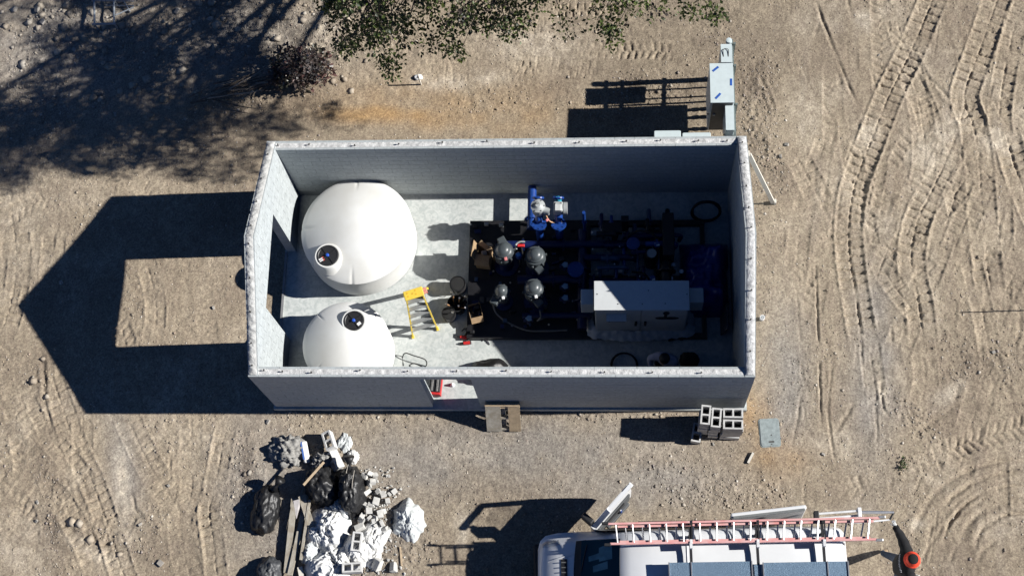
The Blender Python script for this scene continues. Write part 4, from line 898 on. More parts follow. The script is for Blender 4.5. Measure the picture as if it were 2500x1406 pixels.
a_, b_ = U(1762, 110, 1.65), U(1783, 152, 1.65); s_ = cab('meter_box', 'small pale electrical box at the north end of the rack', a_.x, 4.71, b_.y, a_.y, .95, 1.65)
MB().tube(spline([(a_.x + .03, b_.y + .12, 1.66), (a_.x + .03, b_.y + .28, 1.68), (a_.x + .13, b_.y + .28, 1.68), (a_.x + .13, b_.y + .12, 1.66)], .03), .007, 6).build('pull_handle', STEEL, s_, smooth=True, world=True)
for y in (4.86, 4.65): MB().cyl((4.62, y, ZG - .05), (4.62, y, .955), .02, n=10).build('conduit', MATS['grey_pvc'], s_, smooth=True, world=True)
a_, b_ = U(1773, 252, 1.6), U(1795, 317, 1.6); cab('meter_box', 'narrow pale electrical box at the south end of the rack', a_.x, 4.71, b_.y, a_.y, .85, 1.6)
p = U(1780, 98, 1.66); o = thing('meter_mast', 'round pale metal post cap at the north end of the rack', 'post', (p.x, p.y, ZG)); MB().cyl((p.x, p.y, ZG - .1), (p.x, p.y, 1.55), .045, n=16).build('pole', GALV, o, smooth=True, world=True); MB().lathe([(.062, 1.54), (.068, 1.60), (.06, 1.65), (0, 1.665)], 18, (p.x, p.y, 0)).build('cap', PALE, o, smooth=True, world=True)
for lab, u0, u1, v0, zt in (('pale box fixed to the outside of the north wall, west one', 1597, 1662, 320, 2.0), ('pale box fixed to the outside of the north wall, east one', 1666, 1735, 325, 2.0)):
    x0, x1, yb = U(u0, v0, zt).x, U(u1, v0, zt).x, U((u0 + u1) / 2, v0, zt).y
    t = thing('wall_box', lab, 'electrical box', ((x0 + x1) / 2, (B + yb) / 2, zt - .7)); MB().box(((x0 + x1) / 2, (B + yb) / 2 + .002, zt - .35), (x1 - x0, yb - B, .7), None, .008).build('enclosure', PALE, t, world=True); MB().box(((x0 + x1) / 2, yb + .012, zt - .35), (x1 - x0 - .04, .02, .64), None, .004).build('door', PALE, t, world=True)
# ================================================================== small things standing about the building
PINE = mat('pale_timber', (.55, .42, .28), .75, var=.14, vscale=10); OLDW = mat('weathered_timber', (.44, .41, .35), .85, col2=(.31, .27, .21), vscale=9, bump=.3); WHITEW = mat('whitish_timber', (.68, .64, .56), .8, var=.06)
e = G(1888, 497); o = thing('timber_brace', 'pale timber brace propped against the east wall', 'brace', e)
MB().bar(e, (A + .02, e.y, 2.52), .038, .089, (1, 0, 0)).build('strut', WHITEW, o, world=True); MB().box((e.x + .03, e.y, e.z + .03), (.04, .09, .22)).build('stake', WHITEW, o, world=True); MB().box((A + .02, e.y, 2.50), (.03, .12, .09)).build('cleat', WHITEW, o, world=True)
p = G(1860, 779); o = thing('pipe_stub', 'short white plastic pipe standing by the east wall', 'pipe', p); MB().lathe([(.045, -.05), (.045, .09), (.052, .09), (.052, .13), (.04, .13), (.038, .05), (0, .05)], 18).build('pipe', WHITEL, o, smooth=True)
MB().lathe([(.03, .125), (.03, .135), (0, .135)], 14).build('cap', LGRY, o, smooth=True)
def rrect(w_, h_, r, n=6):
    out = []
    for cx, cy, a0 in ((w_ / 2 - r, h_ / 2 - r, 0), (-w_ / 2 + r, h_ / 2 - r, 90), (-w_ / 2 + r, -h_ / 2 + r, 180), (w_ / 2 - r, -h_ / 2 + r, 270)):
        out += [(cx + r * math.cos(R(a0 + 90 * k / n)), cy + r * math.sin(R(a0 + 90 * k / n))) for k in range(n + 1)]
    return out
p = G(1879, 1056); o = thing('utility_box', 'grey rounded utility box lid set flush in the dirt', 'utility box', (p.x, p.y, p.z - .045), R(3)); UL = mat('lid_grey', (.27, .31, .31), .8, var=.15, vscale=14, bump=.3)
MB().prism(rrect(.42, .60, .06), -.05, .055).build('rim', UL, o); ld = MB().prism(rrect(.375, .555, .045), .0, .066).build('lid', UL, o)
MB().box((.02, -.19, .067), (.11, .03, .004)).build('lid_mark', STEEL, ld); MB().lathe([(.015, .06), (.015, .069), (0, .069)], 8, (.03, -.05, 0)).build('lid_bolt', STEEL, ld); MB().lathe([(.012, .06), (.012, .069), (0, .069)], 8, (.02, -.24, 0)).build('lid_bolt', STEEL, ld)
def stick(name, label, cat, a, b_, w_, h_, m, lift=.02):
    a = G(*a); b_ = G(*b_); o = MB().bar(a + Vector((0, 0, lift)), b_ + Vector((0, 0, lift)), w_, h_).build(name, m); return tag(recentre(o), label, cat)
stick('timber_offcut', 'short white timber offcut lying south of the utility box', 'offcut', (1826, 1130), (1839, 1105), .045, .045, WHITEW, .03)
p = G(1028, 207); o = thing('survey_stake', 'slim wooden survey stake standing north of the building', 'stake', p); MB().bar((0, 0, -.05), (-.01, .01, .47), .035, .02, (1, 0, 0)).build('stake', WHITEW, o)
V = sack('plastic_scrap', 'crumpled white plastic scrap beside the survey stake', 'scrap', G(1022, 190), (.09, .06, .05), mat('white_film', (.74, .745, .74), .5, col2=(.58, .575, .55), vscale=5, bump=.25, bscale=22), 5, .35)
p = U(2532, 757, ZG); o = thing('rebar_stake', 'thin steel stake standing beyond the right edge', 'stake', p); MB().cyl((0, 0, -.1), (0, 0, 1.0), .012, n=6).build('rod', STEEL, o)
# ---- pallet leaning on the south wall
pb, pt = U(1190, 1046, ZG), U(1275, 1046, ZG); yb = pb.y; x0, x1 = pb.x, pt.x - .02
pa = thing('wooden_pallet', 'small weathered wooden pallet leaning on the south wall', 'pallet', ((x0 + x1) / 2, yb, ZG)); top_ = Vector((0, -B - .05, .52)); bot = Vector((0, yb, ZG + .01)); up_ = (top_ - bot).normalized(); nn = Vector((0, -up_.z, up_.y)); Lp = (top_ - bot).length
for xa, xb, m in ((x0, x0 + .31, OLDW), (x1 - .24, x1, mat('tan_timber', (.38, .29, .19), .85, var=.15, vscale=9, bump=.3))):
    c = (bot + top_) / 2 + nn * .07; MB().box(((xa + xb) / 2, c.y, c.z), (xb - xa, .02, Lp), Matrix((Vector((1, 0, 0)), nn, up_)).transposed()).build('deck_board', m, pa, world=True)
for f in (.06, .5, .93):
    c = bot.lerp(top_, f) + nn * .02; MB().box(((x0 + x1) / 2, c.y, c.z), (x1 - x0, .085, .045), Matrix((Vector((1, 0, 0)), nn, up_)).transposed()).build('stringer', PINE if f > .9 else OLDW, pa, world=True)
for xa in (x0 + .06, (x0 + x1) / 2, x1 - .06):
    c = (bot + top_) / 2 - nn * .032; MB().box((xa, c.y, c.z), (.10, .018, Lp), Matrix((Vector((1, 0, 0)), nn, up_)).transposed()).build('back_board', OLDW, pa, world=True)
c = top_ + nn * .02 + up_ * .012; MB().box(((x0 + x1) / 2, c.y, c.z), (x1 - x0, .13, .02), Matrix((Vector((1, 0, 0)), nn, up_)).transposed()).build('top_board', PINE, pa, world=True)
# ---- hollow concrete blocks
CMUB = block_material('loose_block', (.62, .615, .60), .08)
def hollow():
    L_, w_, h_, t_ = .394, .194, .194, .033; m = MB()
    m.box((0, (w_ - t_) / 2, h_ / 2), (L_, t_, h_)); m.box((0, -(w_ - t_) / 2, h_ / 2), (L_, t_, h_))
    for x in (-(L_ - t_) / 2, 0, (L_ - t_) / 2): m.box((x, 0, h_ / 2), (t_, w_ - 2 * t_, h_ - .002))
    return m
hb = hollow().build('concrete_block', CMUB); HB = hb.data; bpy.data.objects.remove(hb)
def hblock(label, loc, rot, group=None):
    o = bpy.data.objects.new('concrete_block', HB); COL.objects.link(o); o.location = loc; o.rotation_euler = rot; return tag(o, label, 'block', group)
ztop = ZG + .194 * 5 + .02
spots = [(U(1723, 1012, ztop), R(84), 'hollow concrete block on top of the stack, westmost'), (U(1749, 1019, ztop), R(84), 'hollow concrete block with a notched end on top of the stack'), (U(1790, 1008, ztop), R(-1), 'hollow concrete block on top of the stack, nearest the building corner'), (U(1790, 1036, ztop - .05), R(-1.5), 'hollow concrete block on top of the stack, southmost')]
for i, (p, a, lab) in enumerate(spots):
    for k in range(5):
        off = Vector((random.uniform(-.02, .02), random.uniform(-.015, .015), 0)) if k < 4 else Vector((0, 0, 0))
        z = ZG + .02 + .196 * k - (.04 if i == 3 else 0)
        hblock(lab if k == 4 else 'hollow concrete block lower down in the ' + ('westmost', 'second', 'corner', 'southmost')[i] + ' pile of the block stack', (p.x + off.x, p.y + off.y, z), (0, 0, a + (random.uniform(-.05, .05) if k < 4 else 0)), 'blocks stacked at the south-east corner')
p = G(1703, 1060); hblock('hollow concrete block lying half in the shade beside the stack', (p.x - .02, p.y - .0, p.z + .01), (0, 0, R(80)), None)
# ================================================================== rubbish heap
BAG = mat('black_bag', (.014, .014, .015), .42); WFILM = MATS['white_film']; CFILM = mat('cloudy_film', (.66, .69, .69), .3, col2=(.46, .48, .48), vscale=9, spec=.5, bump=.3, bscale=25); GCL = mat('grey_cement_cloth', (.34, .33, .31), .9, col2=(.2, .195, .185), vscale=14, bump=.5)
def gp(u, v, dz=0): p = G(u, v); return (p.x, p.y, p.z + dz)
def s3(name, label, cat, u, v, size, m, seed, **k): return sack(name, label, cat, gp(u, v), size, m, seed, n=4, **k)
def sheet(name, label, cat, u, v, rx, ry, hgt, m, seed, rz=0., fold=.16, n=96):
    """crumpled film: an irregular outline heaped up, with long sharp folds"""
    c = Vector(gp(u, v)); from mathutils import noise as mn; off = Vector((seed * 7.3, seed * 3.1, seed)); V = []; F = []; nr = n // 2
    for i in range(nr + 1):
        for j in range(n):
            a = 2 * math.pi * j / n; rr = i / nr; out = 1 + .28 * mn.noise(Vector((math.cos(a) * 1.3, math.sin(a) * 1.3, 0)) + off) + .16 * mn.noise(Vector((math.cos(a) * 4, math.sin(a) * 4, 3)) + off)
            x = rx * rr * out * math.cos(a); y = ry * rr * out * math.sin(a); q = Vector((x, y, 0))
            w_ = q + Vector((mn.noise(q * 3 + off), mn.noise(q * 3 + off * 2), 0)) * .12
            def ridge(f, sx): z_ = mn.noise(Vector((w_.x * f * sx, w_.y * f / sx, .3)) + off); return 1 - abs(z_) * 2.2
            fo = .5 * ridge(3.2, 1.4) + .42 * ridge(6.5, .6) + .34 * ridge(12, 1.2) + .16 * ridge(22, .8)
            e = max(0, 1 - rr ** 3); z = hgt * (1 - rr ** 2) * (.75 + .5 * mn.noise(q * 2.1 + off)) + fold * e * max(-.6, fo) * .8 + .01
            V.append(Matrix.Rotation(rz, 3, 'Z') @ Vector((x, y, max(.004, z))) + c)
    for i in range(nr):
        for j in range(n): F.append((i * n + j, i * n + (j + 1) % n, (i + 1) * n + (j + 1) % n, (i + 1) * n + j))
    o = MB().add(V, F).build(name, m, None, smooth='all'); return tag(recentre(o), label, cat)
s3('rubbish_sack', 'black rubbish sack lying apart on the west side of the heap', 'rubbish sack', 650, 1246, (.27, .50, .34), BAG, 11, crumple=.16, rz=R(-8), tie=((.14, .42, .25), (.26, .62, .40)))
s3('rubbish_sack', 'black rubbish sack under a wooden stick in the heap', 'rubbish sack', 790, 1192, (.33, .42, .5), BAG, 12, crumple=.18, rz=R(20))
s3('rubbish_sack', 'tall black rubbish sack tied with string in the heap', 'rubbish sack', 862, 1205, (.28, .50, .55), BAG, 13, crumple=.16, rz=R(4), tie=((.0, .42, .35), (.02, .66, .5)))
s3('rubbish_sack', 'grey-black sack cut off by the bottom edge', 'rubbish sack', 660, 1402, (.26, .34, .34), mat('grey_bag', (.05, .053, .058), .5, var=.2), 14, crumple=.16)
s3('cement_cloth', 'crumpled grey cement-caked cloth north-west of the heap', 'cloth', 708, 1103, (.34, .30, .22), GCL, 15, crumple=.4, freq=3.)
s3('cement_cloth', 'small wad of grey cement-caked cloth beside the black sacks', 'cloth', 790, 1130, (.20, .17, .22), GCL, 16, crumple=.42, freq=3.)
sheet('plastic_sheet', 'big crumpled white plastic sheet, upper part of the heap', 'plastic sheet', 808, 1290, .42, .56, .34, WFILM, 17, fold=.15)
sheet('plastic_sheet', 'big crumpled white plastic sheet at the bottom of the heap', 'plastic sheet', 812, 1382, .50, .50, .32, WFILM, 18, fold=.15)
sheet('plastic_sheet', 'white plastic sheet spilling towards the broken blocks', 'plastic sheet', 872, 1345, .36, .36, .20, WFILM, 19, fold=.12)
sheet('plastic_sheet', 'crumpled white plastic at the west side of the heap', 'plastic sheet', 760, 1348, .20, .32, .24, CFILM, 20, fold=.10)
sheet('plastic_bag', 'cloudy plastic bag lying by itself east of the heap', 'plastic bag', 996, 1272, .34, .42, .24, CFILM, 21, rz=R(15), fold=.09)
sheet('plastic_sheet', 'white plastic scrap at the north tip of the heap', 'plastic sheet', 862, 1118, .15, .14, .08, WFILM, 23, fold=.06)
sheet('plastic_sheet', 'thin pale plastic scrap behind the tilted hollow block', 'plastic sheet', 842, 1082, .14, .20, .04, CFILM, 24, fold=.05)
sheet('plastic_sheet', 'dusty white plastic sheet trailing over the rubble', 'plastic sheet', 905, 1330, .34, .50, .12, WFILM, 27, rz=R(-20), fold=.11)
sheet('plastic_sheet', 'grey dusty plastic sheet between the black sacks and the white heap', 'plastic sheet', 838, 1245, .34, .26, .22, CFILM, 28, rz=R(10), fold=.13)
sheet('plastic_sheet', 'crumpled white plastic lying over the planks', 'plastic sheet', 775, 1305, .24, .36, .26, WFILM, 29, rz=R(12), fold=.13)
p = gp(748, 1106); o = thing('cement_bag', 'torn white and blue paper cement bag beside the grey cloth', 'paper bag', p, R(14)); MB().box((0, 0, .09), (.13, .46, .12), (0, R(18), 0), .03).build('bag', mat('white_paper', (.75, .75, .73), .8, var=.08), o); MB().box((-.035, .03, .158), (.05, .38, .004), (0, R(18), 0)).build('blue_panel', mat('blue_print', (.03, .09, .3), .7), o); MB().box((.035, -.02, .137), (.02, .16, .004), (0, R(18), 0)).build('red_print', mat('red_print', (.5, .08, .07), .7), o)
hblock('hollow concrete block tipped on edge at the north tip of the heap', gp(813, 1084, .16), (R(12), R(-8), R(-68)))
hblock('hollow concrete block half buried beside the tall black sack', gp(829, 1124, .05), (R(50), R(0), R(-62)))
hblock('hollow concrete block standing in white plastic, upper one', gp(877, 1330, .16), (R(4), R(5), R(86)))
hblock('hollow concrete block standing in white plastic by the bottom edge', gp(866, 1392, .15), (R(-4), R(3), R(4)))
# broken pieces, each its own thing
RUBM = block_material('broken_block', (.54, .53, .50), .2)
def chunk_mesh(seed):
    rnd = random.Random(seed); m = MB(); a, b_, c = rnd.uniform(.6, 1), rnd.uniform(.45, .8), rnd.uniform(.35, .6)
    vs = [Vector((sx * a * rnd.uniform(.7, 1.05), sy * b_ * rnd.uniform(.7, 1.05), sz * c * rnd.uniform(.8, 1.05))) for sx in (-1, 1) for sy in (-1, 1) for sz in (-1, 1)]
    bm = bmesh.new(); [bm.verts.new(v) for v in vs]; bmesh.ops.convex_hull(bm, input=bm.verts[:]); bmesh.ops.bevel(bm, geom=bm.edges[:], offset=.05, segments=1, affect='EDGES'); bm.verts.index_update()
    m.add([v.co for v in bm.verts], [tuple(v.index for v in f.verts) for f in bm.faces]); bm.free(); o = m.build('chunk', RUBM); d = o.data; bpy.data.objects.remove(o); return d
CH_ = [chunk_mesh(100 + k) for k in range(7)]
rnd = random.Random(5)
big_ones = [(921, 1228, .13), (912, 1180, .1), (905, 1250, .11), (880, 1290, .12), (925, 1380, .13), (962, 1385, .12), (936, 1208, .09), (948, 1225, .09), (940, 1250, .08), (920, 1268, .09), (900, 1205, .09), (893, 1165, .08), (935, 1280, .08)]
for k, (u, v, s) in enumerate(big_ones + [(rnd.gauss(915, 24), rnd.uniform(1160, 1300), rnd.uniform(.055, .095)) for _ in range(18)]):
    o = bpy.data.objects.new('rubble_piece', CH_[k % 7]); COL.objects.link(o); p = gp(u, v, s * .35 + max(0, .12 * (1 - abs(u - 905) / 50))); o.location = p; o.scale = (s, s, s); o.rotation_euler = (rnd.uniform(-.5, .5), rnd.uniform(-.5, .5), rnd.random() * 6.3)
    tag(o, 'broken chunk of concrete block in the rubble east of the black sacks' if v < 1300 else 'broken chunk of concrete block at the bottom of the rubble', 'rubble', 'broken block pieces in the heap')
cr = MB()
for k in range(520):
    u = rnd.gauss(918, 34); v = rnd.uniform(1140, 1406); s = .006 + .034 * rnd.random() ** 2; d = CH_[k % 7]; M = Euler((rnd.random() * 6, rnd.random() * 6, rnd.random() * 6)).to_matrix() * s; p = Vector(gp(u, v, s * .3))
    cr.add([M @ q.co + p for q in d.vertices], [tuple(f.vertices) for f in d.polygons])
o = cr.build('rubble_crumbs', RUBM); tag(o, 'pale crumbs of broken block strewn through the heap', 'rubble', kind='stuff')
# lumber in the heap
for i, (a_, b_, w_, h_, m, dz, lab) in enumerate([((722, 1220), (703, 1400), .12, .04, OLDW, .12, 'weathered plank in the shade, westmost in the heap'), ((735, 1300), (712, 1406), .10, .05, OLDW, .15, 'weathered plank beside the white plastic, lower one'), ((752, 1210), (728, 1330), .10, .05, OLDW, .10, 'weathered plank half under the black sacks'),
      ((742, 1215), (770, 1300), .14, .02, OLDW, .22, 'broad board lying across the planks'), ((762, 1225), (740, 1370), .05, .05, OLDW, .2, 'narrow weathered batten in the heap'), ((978, 1335), (982, 1382), .03, .03, PINE, .02, 'thin wooden stick below the plastic bag'), ((735, 1385), (742, 1420), .1, .04, WHITEW, .1, 'pale plank end at the bottom edge'),
      ((757, 1198), (806, 1143), .04, .035, PINE, .62, 'pale wooden stick lying on a black sack'), ((745, 1190), (735, 1215), .02, .02, OLDW, .1, 'twig of wood beside the black sack')]):
    A_, B_ = Vector(gp(*a_, dz)), Vector(gp(*b_, dz)); o = MB().bar(A_, B_, w_, h_).build('timber_plank' if i < 7 else 'timber_stick', m); tag(recentre(o), lab, 'plank' if i < 7 else 'stick')
p = gp(730, 1248, .26); o = MB().add([(p[0] - .07, p[1] + .17, p[2]), (p[0] + .06, p[1] + .2, p[2] + .03), (p[0] + .08, p[1] + .05, p[2] + .02), (p[0] + .02, p[1] - .2, p[2]), (p[0] - .07, p[1] + .17, p[2] + .006), (p[0] + .06, p[1] + .2, p[2] + .036), (p[0] + .08, p[1] + .05, p[2] + .026), (p[0] + .02, p[1] - .2, p[2] + .006)], [(0, 1, 2, 3), (7, 6, 5, 4), (0, 4, 5, 1), (1, 5, 6, 2), (2, 6, 7, 3), (3, 7, 4, 0)]).build('paper_scrap', mat('pinkish_paper', (.8, .74, .70), .8)); tag(recentre(o), 'pointed pale card scrap on the planks', 'scrap')
o = MB().tube(spline([gp(848, 1260, .1), gp(850, 1215, .5), gp(858, 1160, .5), gp(862, 1140, .45)], .05), .006, 5).tube(spline([gp(868, 1250, .2), gp(872, 1200, .55), gp(876, 1160, .5)], .05), .006, 5).build('tie_string', mat('pale_string', (.5, .46, .4), .9)); tag(recentre(o), 'pale string tied round the tall black sack', 'string')
# loose litter on the dirt
PSTONE = block_material('pale_stone', (.40, .37, .33), .2)
PS = []
for q in CH_[:4]: m_ = q.copy(); m_.materials.clear(); m_.materials.append(PSTONE); PS.append(m_)
for i, (u, v, s, lab) in enumerate([(1920, 355, .07, 'pale stone just east of the timber brace top'), (1905, 384, .06, 'pale stone lying by the foot path of the timber brace'), (1862, 215, .03, 'tiny pale stone east of the largest electrical cabinet'), (2145, 135, .03, 'tiny pale stone between the two dark ruts at upper right'), (150, 690, .08, 'pale stone inside the gable shadow near its tip'),
    (522, 752, .06, 'pale stone in the sunlit patch west of the opening'), (392, 1374, .10, 'largest pale stone near the bottom left tyre marks'), (343, 1280, .05, 'small pale stone on the tyre marks at lower left'), (412, 1185, .05, 'small pale stone between two tyre tracks at lower left'), (2010, 1108, .05, 'pale stone at the end of a thin rut south of the utility box'), (2425, 860, .06, 'round pale stone on the rough ground at far right'),
    (92, 1225, .05, 'upper of two small stones by the left edge'), (90, 1272, .05, 'lower of two small stones by the left edge'), (655, 1030, .07, 'pale stone at the south-west corner of the pump house'), (1560, 1066, .04, 'tiny stone at the south edge of the block stack shadow'), (1742, 1083, .04, 'tiny pale stone below the block stack'), (1048, 1022, .04, 'tiny pale stone below the south doorway'), (1722, 192, .05, 'pale stone beside the largest electrical cabinet'),
    (183, 125, .07, 'pale stone in the tree shade below the steel frame'), (282, 280, .06, 'pale stone deep in the tree shade'), (95, 30, .11, 'large stone at the top left corner'), (440, 40, .10, 'large stone in the tree shade east of the steel frame'), (110, 60, .10, 'large stone below the one in the top left corner')]):
    o = bpy.data.objects.new('loose_stone', PS[i % 4]); COL.objects.link(o); p = gp(u, v, s * .25); o.location = p; o.scale = (s, s * .9, s * .7); o.rotation_euler = (rnd.uniform(-.4, .4), rnd.uniform(-.4, .4), rnd.random() * 6); tag(o, lab, 'stone', 'pale stones scattered about the yard')
# ---- metal trestle at the top left edge
ms = thing('metal_trestle', 'grey steel tube frame lying in tree shade at the upper left', 'frame', U(255, 20, ZG)); z = ZG + .35
TRS = mat('trestle_steel', (.34, .37, .40), .45, .5, var=.1)
def mp(u, v, dz=0): q = U(u, v, z + dz); return q
for a_, b_ in (((229, -70), (231, 60)), ((277, -70), (279, 58))): MB().tube([mp(*a_), mp(*b_)], .025, 8).build('side_rail', TRS, ms, smooth=True, world=True)
for v in (60, 2, -40): MB().tube([mp(225, v), mp(283, v - 1)], .024, 8).build('cross_rail', TRS, ms, smooth=True, world=True)
for a_, b_ in (((250, 3), (327, 4)), ((258, 14), (327, 15)), ((282, 38), (327, 18)), ((300, 0), (318, 30))): MB().tube([mp(*a_, -.1), mp(*b_, -.15)], .016, 8).build('brace', TRS, ms, smooth=True, world=True)
for u, v in ((231, 60), (279, 58), (231, 2), (279, 2)): a_ = mp(u, v); MB().tube([a_, (a_.x, a_.y, ZG - .02)], .022, 8).build('leg', TRS, ms, smooth=True, world=True)
# ================================================================== white work van with ladder rack
VW = mat('white_car_paint', (.78, .79, .80), .3, var=.04, vscale=2.2, spec=.5, coat=.4); GLASS = mat('dark_glass', (.010, .040, .062), .08, var=.0, spec=.10); TRIM = mat('black_trim', (.02, .02, .022), .55); DGRY = mat('dark_grey_trim', (.085, .09, .095), .6, var=.1)
VR = R(1.5); vo = Vector((.72, -6.22, ZG))
van = thing('work_van', 'white work van with ladder rack and open front door', 'van', vo, VR)
def vl(p):
    q = Matrix.Rotation(-VR, 3, 'Z') @ (Vector(p) - vo); return q
SEC = [(0.0, .70, .86, .62), (.05, .86, .94, .78), (.16, .95, 1.03, .84), (.40, .985, 1.14, .86), (.72, 1.0, 1.22, .86), (.84, 1.005, 1.28, .86), (1.10, 1.01, 1.46, .87), (1.40, 1.015, 1.70, .86), (1.62, 1.02, 1.85, .85), (1.80, 1.02, 1.91, .85), (2.2, 1.02, 1.95, .86), (3.4, 1.02, 1.98, .87), (4.8, 1.02, 1.98, .87), (5.5, 1.015, 1.96, .86), (5.74, 1.0, 1.90, .84), (5.82, .96, 1.74, .80)]
def sec_pts(x, hw, zt, rw):
    zb = min(1.05, zt - .08); half = [(hw * .94, .26), (hw * .985, .42), (hw, .62), (hw, zb)]
    for t in (.35, .7): half.append((hw + (rw - hw) * t ** 1.5, zb + (zt - .09 - zb) * t))
    half += [(rw, zt - .085), (rw - .05, zt - .03), (rw - .14, zt - .004), (rw * .45, zt + .022), (0, zt + .03)]
    return [Vector((x, y, z)) for y, z in half] + [Vector((x, -y, z)) for y, z in reversed(half[:-1])]
b = MB(); rows = [sec_pts(*s) for s in SEC]; n = len(rows[0]); V = [p for r_ in rows for p in r_]; F = []
for i in range(len(rows) - 1):
    for j in range(n): F.append((i * n + j, i * n + (j + 1) % n, (i + 1) * n + (j + 1) % n, (i + 1) * n + j))
F += [tuple(range(n)), tuple(range((len(rows) - 1) * n, len(rows) * n))]
b.add(V, F); body = b.build('body', VW, van, smooth=True)
def top_at(x, y):
    for s0, s1 in zip(SEC, SEC[1:]):
        if s0[0] <= x <= s1[0]:
            t = (x - s0[0]) / (s1[0] - s0[0]); zt = s0[2] + t * (s1[2] - s0[2]); rw = s0[3] + t * (s1[3] - s0[3]); ay = abs(y); pr = [(0, zt + .03), (rw * .45, zt + .022), (rw - .14, zt - .004), (rw - .05, zt - .03), (rw, zt - .085), (rw + .1, zt - .35)]
            for (y0, z0), (y1, z1) in zip(pr, pr[1:]):
                if y0 <= ay <= y1: return z0 + (z1 - z0) * (ay - y0) / (y1 - y0)
    return 1.
def patch(name, x0, x1, hy0, hy1, m, off, par, nx=10, ny=12, yc0=0., yc1=0., curve=0.):
    V = []
    for i in range(nx + 1):
        for j in range(ny + 1):
            t = i / nx; y = (2 * j / ny - 1) * (hy0 + (hy1 - hy0) * t) + yc0 + (yc1 - yc0) * t; x = x0 + (x1 - x0) * t + curve * (y * y); V.append((x, y, top_at(x, y) + off))
    F = [(i * (ny + 1) + j, i * (ny + 1) + j + 1, (i + 1) * (ny + 1) + j + 1, (i + 1) * (ny + 1) + j) for i in range(nx) for j in range(ny)]
    return MB().add(V, F).build(name, m, par, smooth='all')
patch('cowl', .70, .90, .80, .80, TRIM, .010, body, curve=.10)
ws = patch('windscreen', .84, 1.58, .80, .74, GLASS, .016, body, curve=.05)
for y, xo in ((.20, .85), (-.50, .85)): MB().tube([(xo, y, top_at(xo, y) + .03), (xo + .12, y + .50, top_at(xo + .12, y + .50) + .03)], .008, 6).build('wiper', TRIM, body)
PAPR = mat('dash_paper', (.05, .15, .20), .2, var=.2, vscale=6)
for x0_, x1_, hy, yc in ((1.0, 1.28, .05, .42), (1.08, 1.36, .06, .22), (1.2, 1.45, .13, .48)): patch('dash_paper', x0_, x1_, hy, hy * 1.2, PAPR, .020, ws, 3, 3, yc0=yc, yc1=yc + .05)
hv = patch('hood_vent', .46, .58, .30, .30, TRIM, .012, body, 4, 8, yc0=.16, yc1=.16)
for k in range(6): MB().box((.52, -.08 + k * .095, top_at(.52, .1) + .018), (.10, .02, .012)).build('vent_slat', DGRY, hv)
for s in (-1, 1):
    patch('headlamp', .10, .42, .045, .10, mat('lamp_lens', (.35, .38, .42), .08, var=.3, spec=.8, coat=.5), .012, body, 5, 4, yc0=s * .76, yc1=s * .84)
    patch('hood_crease', .20, .70, .012, .014, VW, .012, body, 8, 2, yc0=s * .42, yc1=s * .55)
for x in (2.85, 5.2):
    V = []
    for j in range(13):
        y = -.7 + 1.4 * j / 12
        for dx, dz in ((-.018, .001), (-.008, .012), (.008, .012), (.018, .001)): V.append((x + dx, y, top_at(x, y) + dz))
    MB().add(V, [(j * 4 + q, j * 4 + q + 1, (j + 1) * 4 + q + 1, (j + 1) * 4 + q) for j in range(12) for q in range(3)]).build('roof_rib', VW, body, smooth='all')
# door openings and side glass
def side_overlay(name, x0, x1, z0, z1, s, m, par, off=.012):
    V = []; 
    for i in range(5):
        for j in range(6):
            x = x0 + (x1 - x0) * i / 4; z = z0 + (z1 - z0) * j / 5
            zb = 1.05; t = min(1, max(0, (z - zb) / (1.95 - .09 - zb))); V.append((x, s * (1.02 + (.86 - 1.02) * t ** 1.5 + off), z))
    return MB().add(V, [(i * 6 + j, i * 6 + j + 1, (i + 1) * 6 + j + 1, (i + 1) * 6 + j) for i in range(4) for j in range(5)]).build(name, m, par, smooth='all')
side_overlay('door_opening', 1.15, 2.15, .42, 1.70, 1, BLK, body); side_overlay('side_window', 1.2, 2.05, 1.12, 1.65, -1, GLASS, body); side_overlay('door_opening', 2.4, 3.7, .42, 1.72, 1, BLK, body)
MB().box((-.02, 0, .48), (.14, 1.7, .30), None, .05).build('front_bumper', TRIM, van); MB().box((5.80, 0, .45), (.12, 1.8, .22), None, .03).build('rear_bumper', TRIM, van)
MB().box((.0, 0, .78), (.10, .9, .16), None, .02).build('grille', TRIM, van)
for x in (.95, 4.6):
    for s in (-1, 1):
        wh = MB().lathe([(.0, -.11), (.20, -.11), (.22, -.10), (.34, -.11), (.355, -.06), (.355, .06), (.34, .11), (.22, .10), (.20, .07), (0, .06)], 28, (x, s * .90, .35), (0, s, 0)).build('wheel', RUB, van, smooth=True)
        MB().lathe([(.20, .07), (.19, .085), (.06, .10), (0, .10)], 20, (x, s * .90, .35), (0, s, 0)).build('rim', LGRY, wh, smooth=True)
# ---- open front door (north side)
hg = vl((1.80, -5.17, ZG)); tip = vl((2.50, -4.36, ZG)); dd = Vector((tip.x - hg.x, tip.y - hg.y, 0)); Ld = dd.length; dd.normalize(); no = Vector((-dd.y, dd.x, 0))
dr = MB()
def dpt(a, o_, z): return hg + dd * a + no * o_ + Vector((0, 0, z))
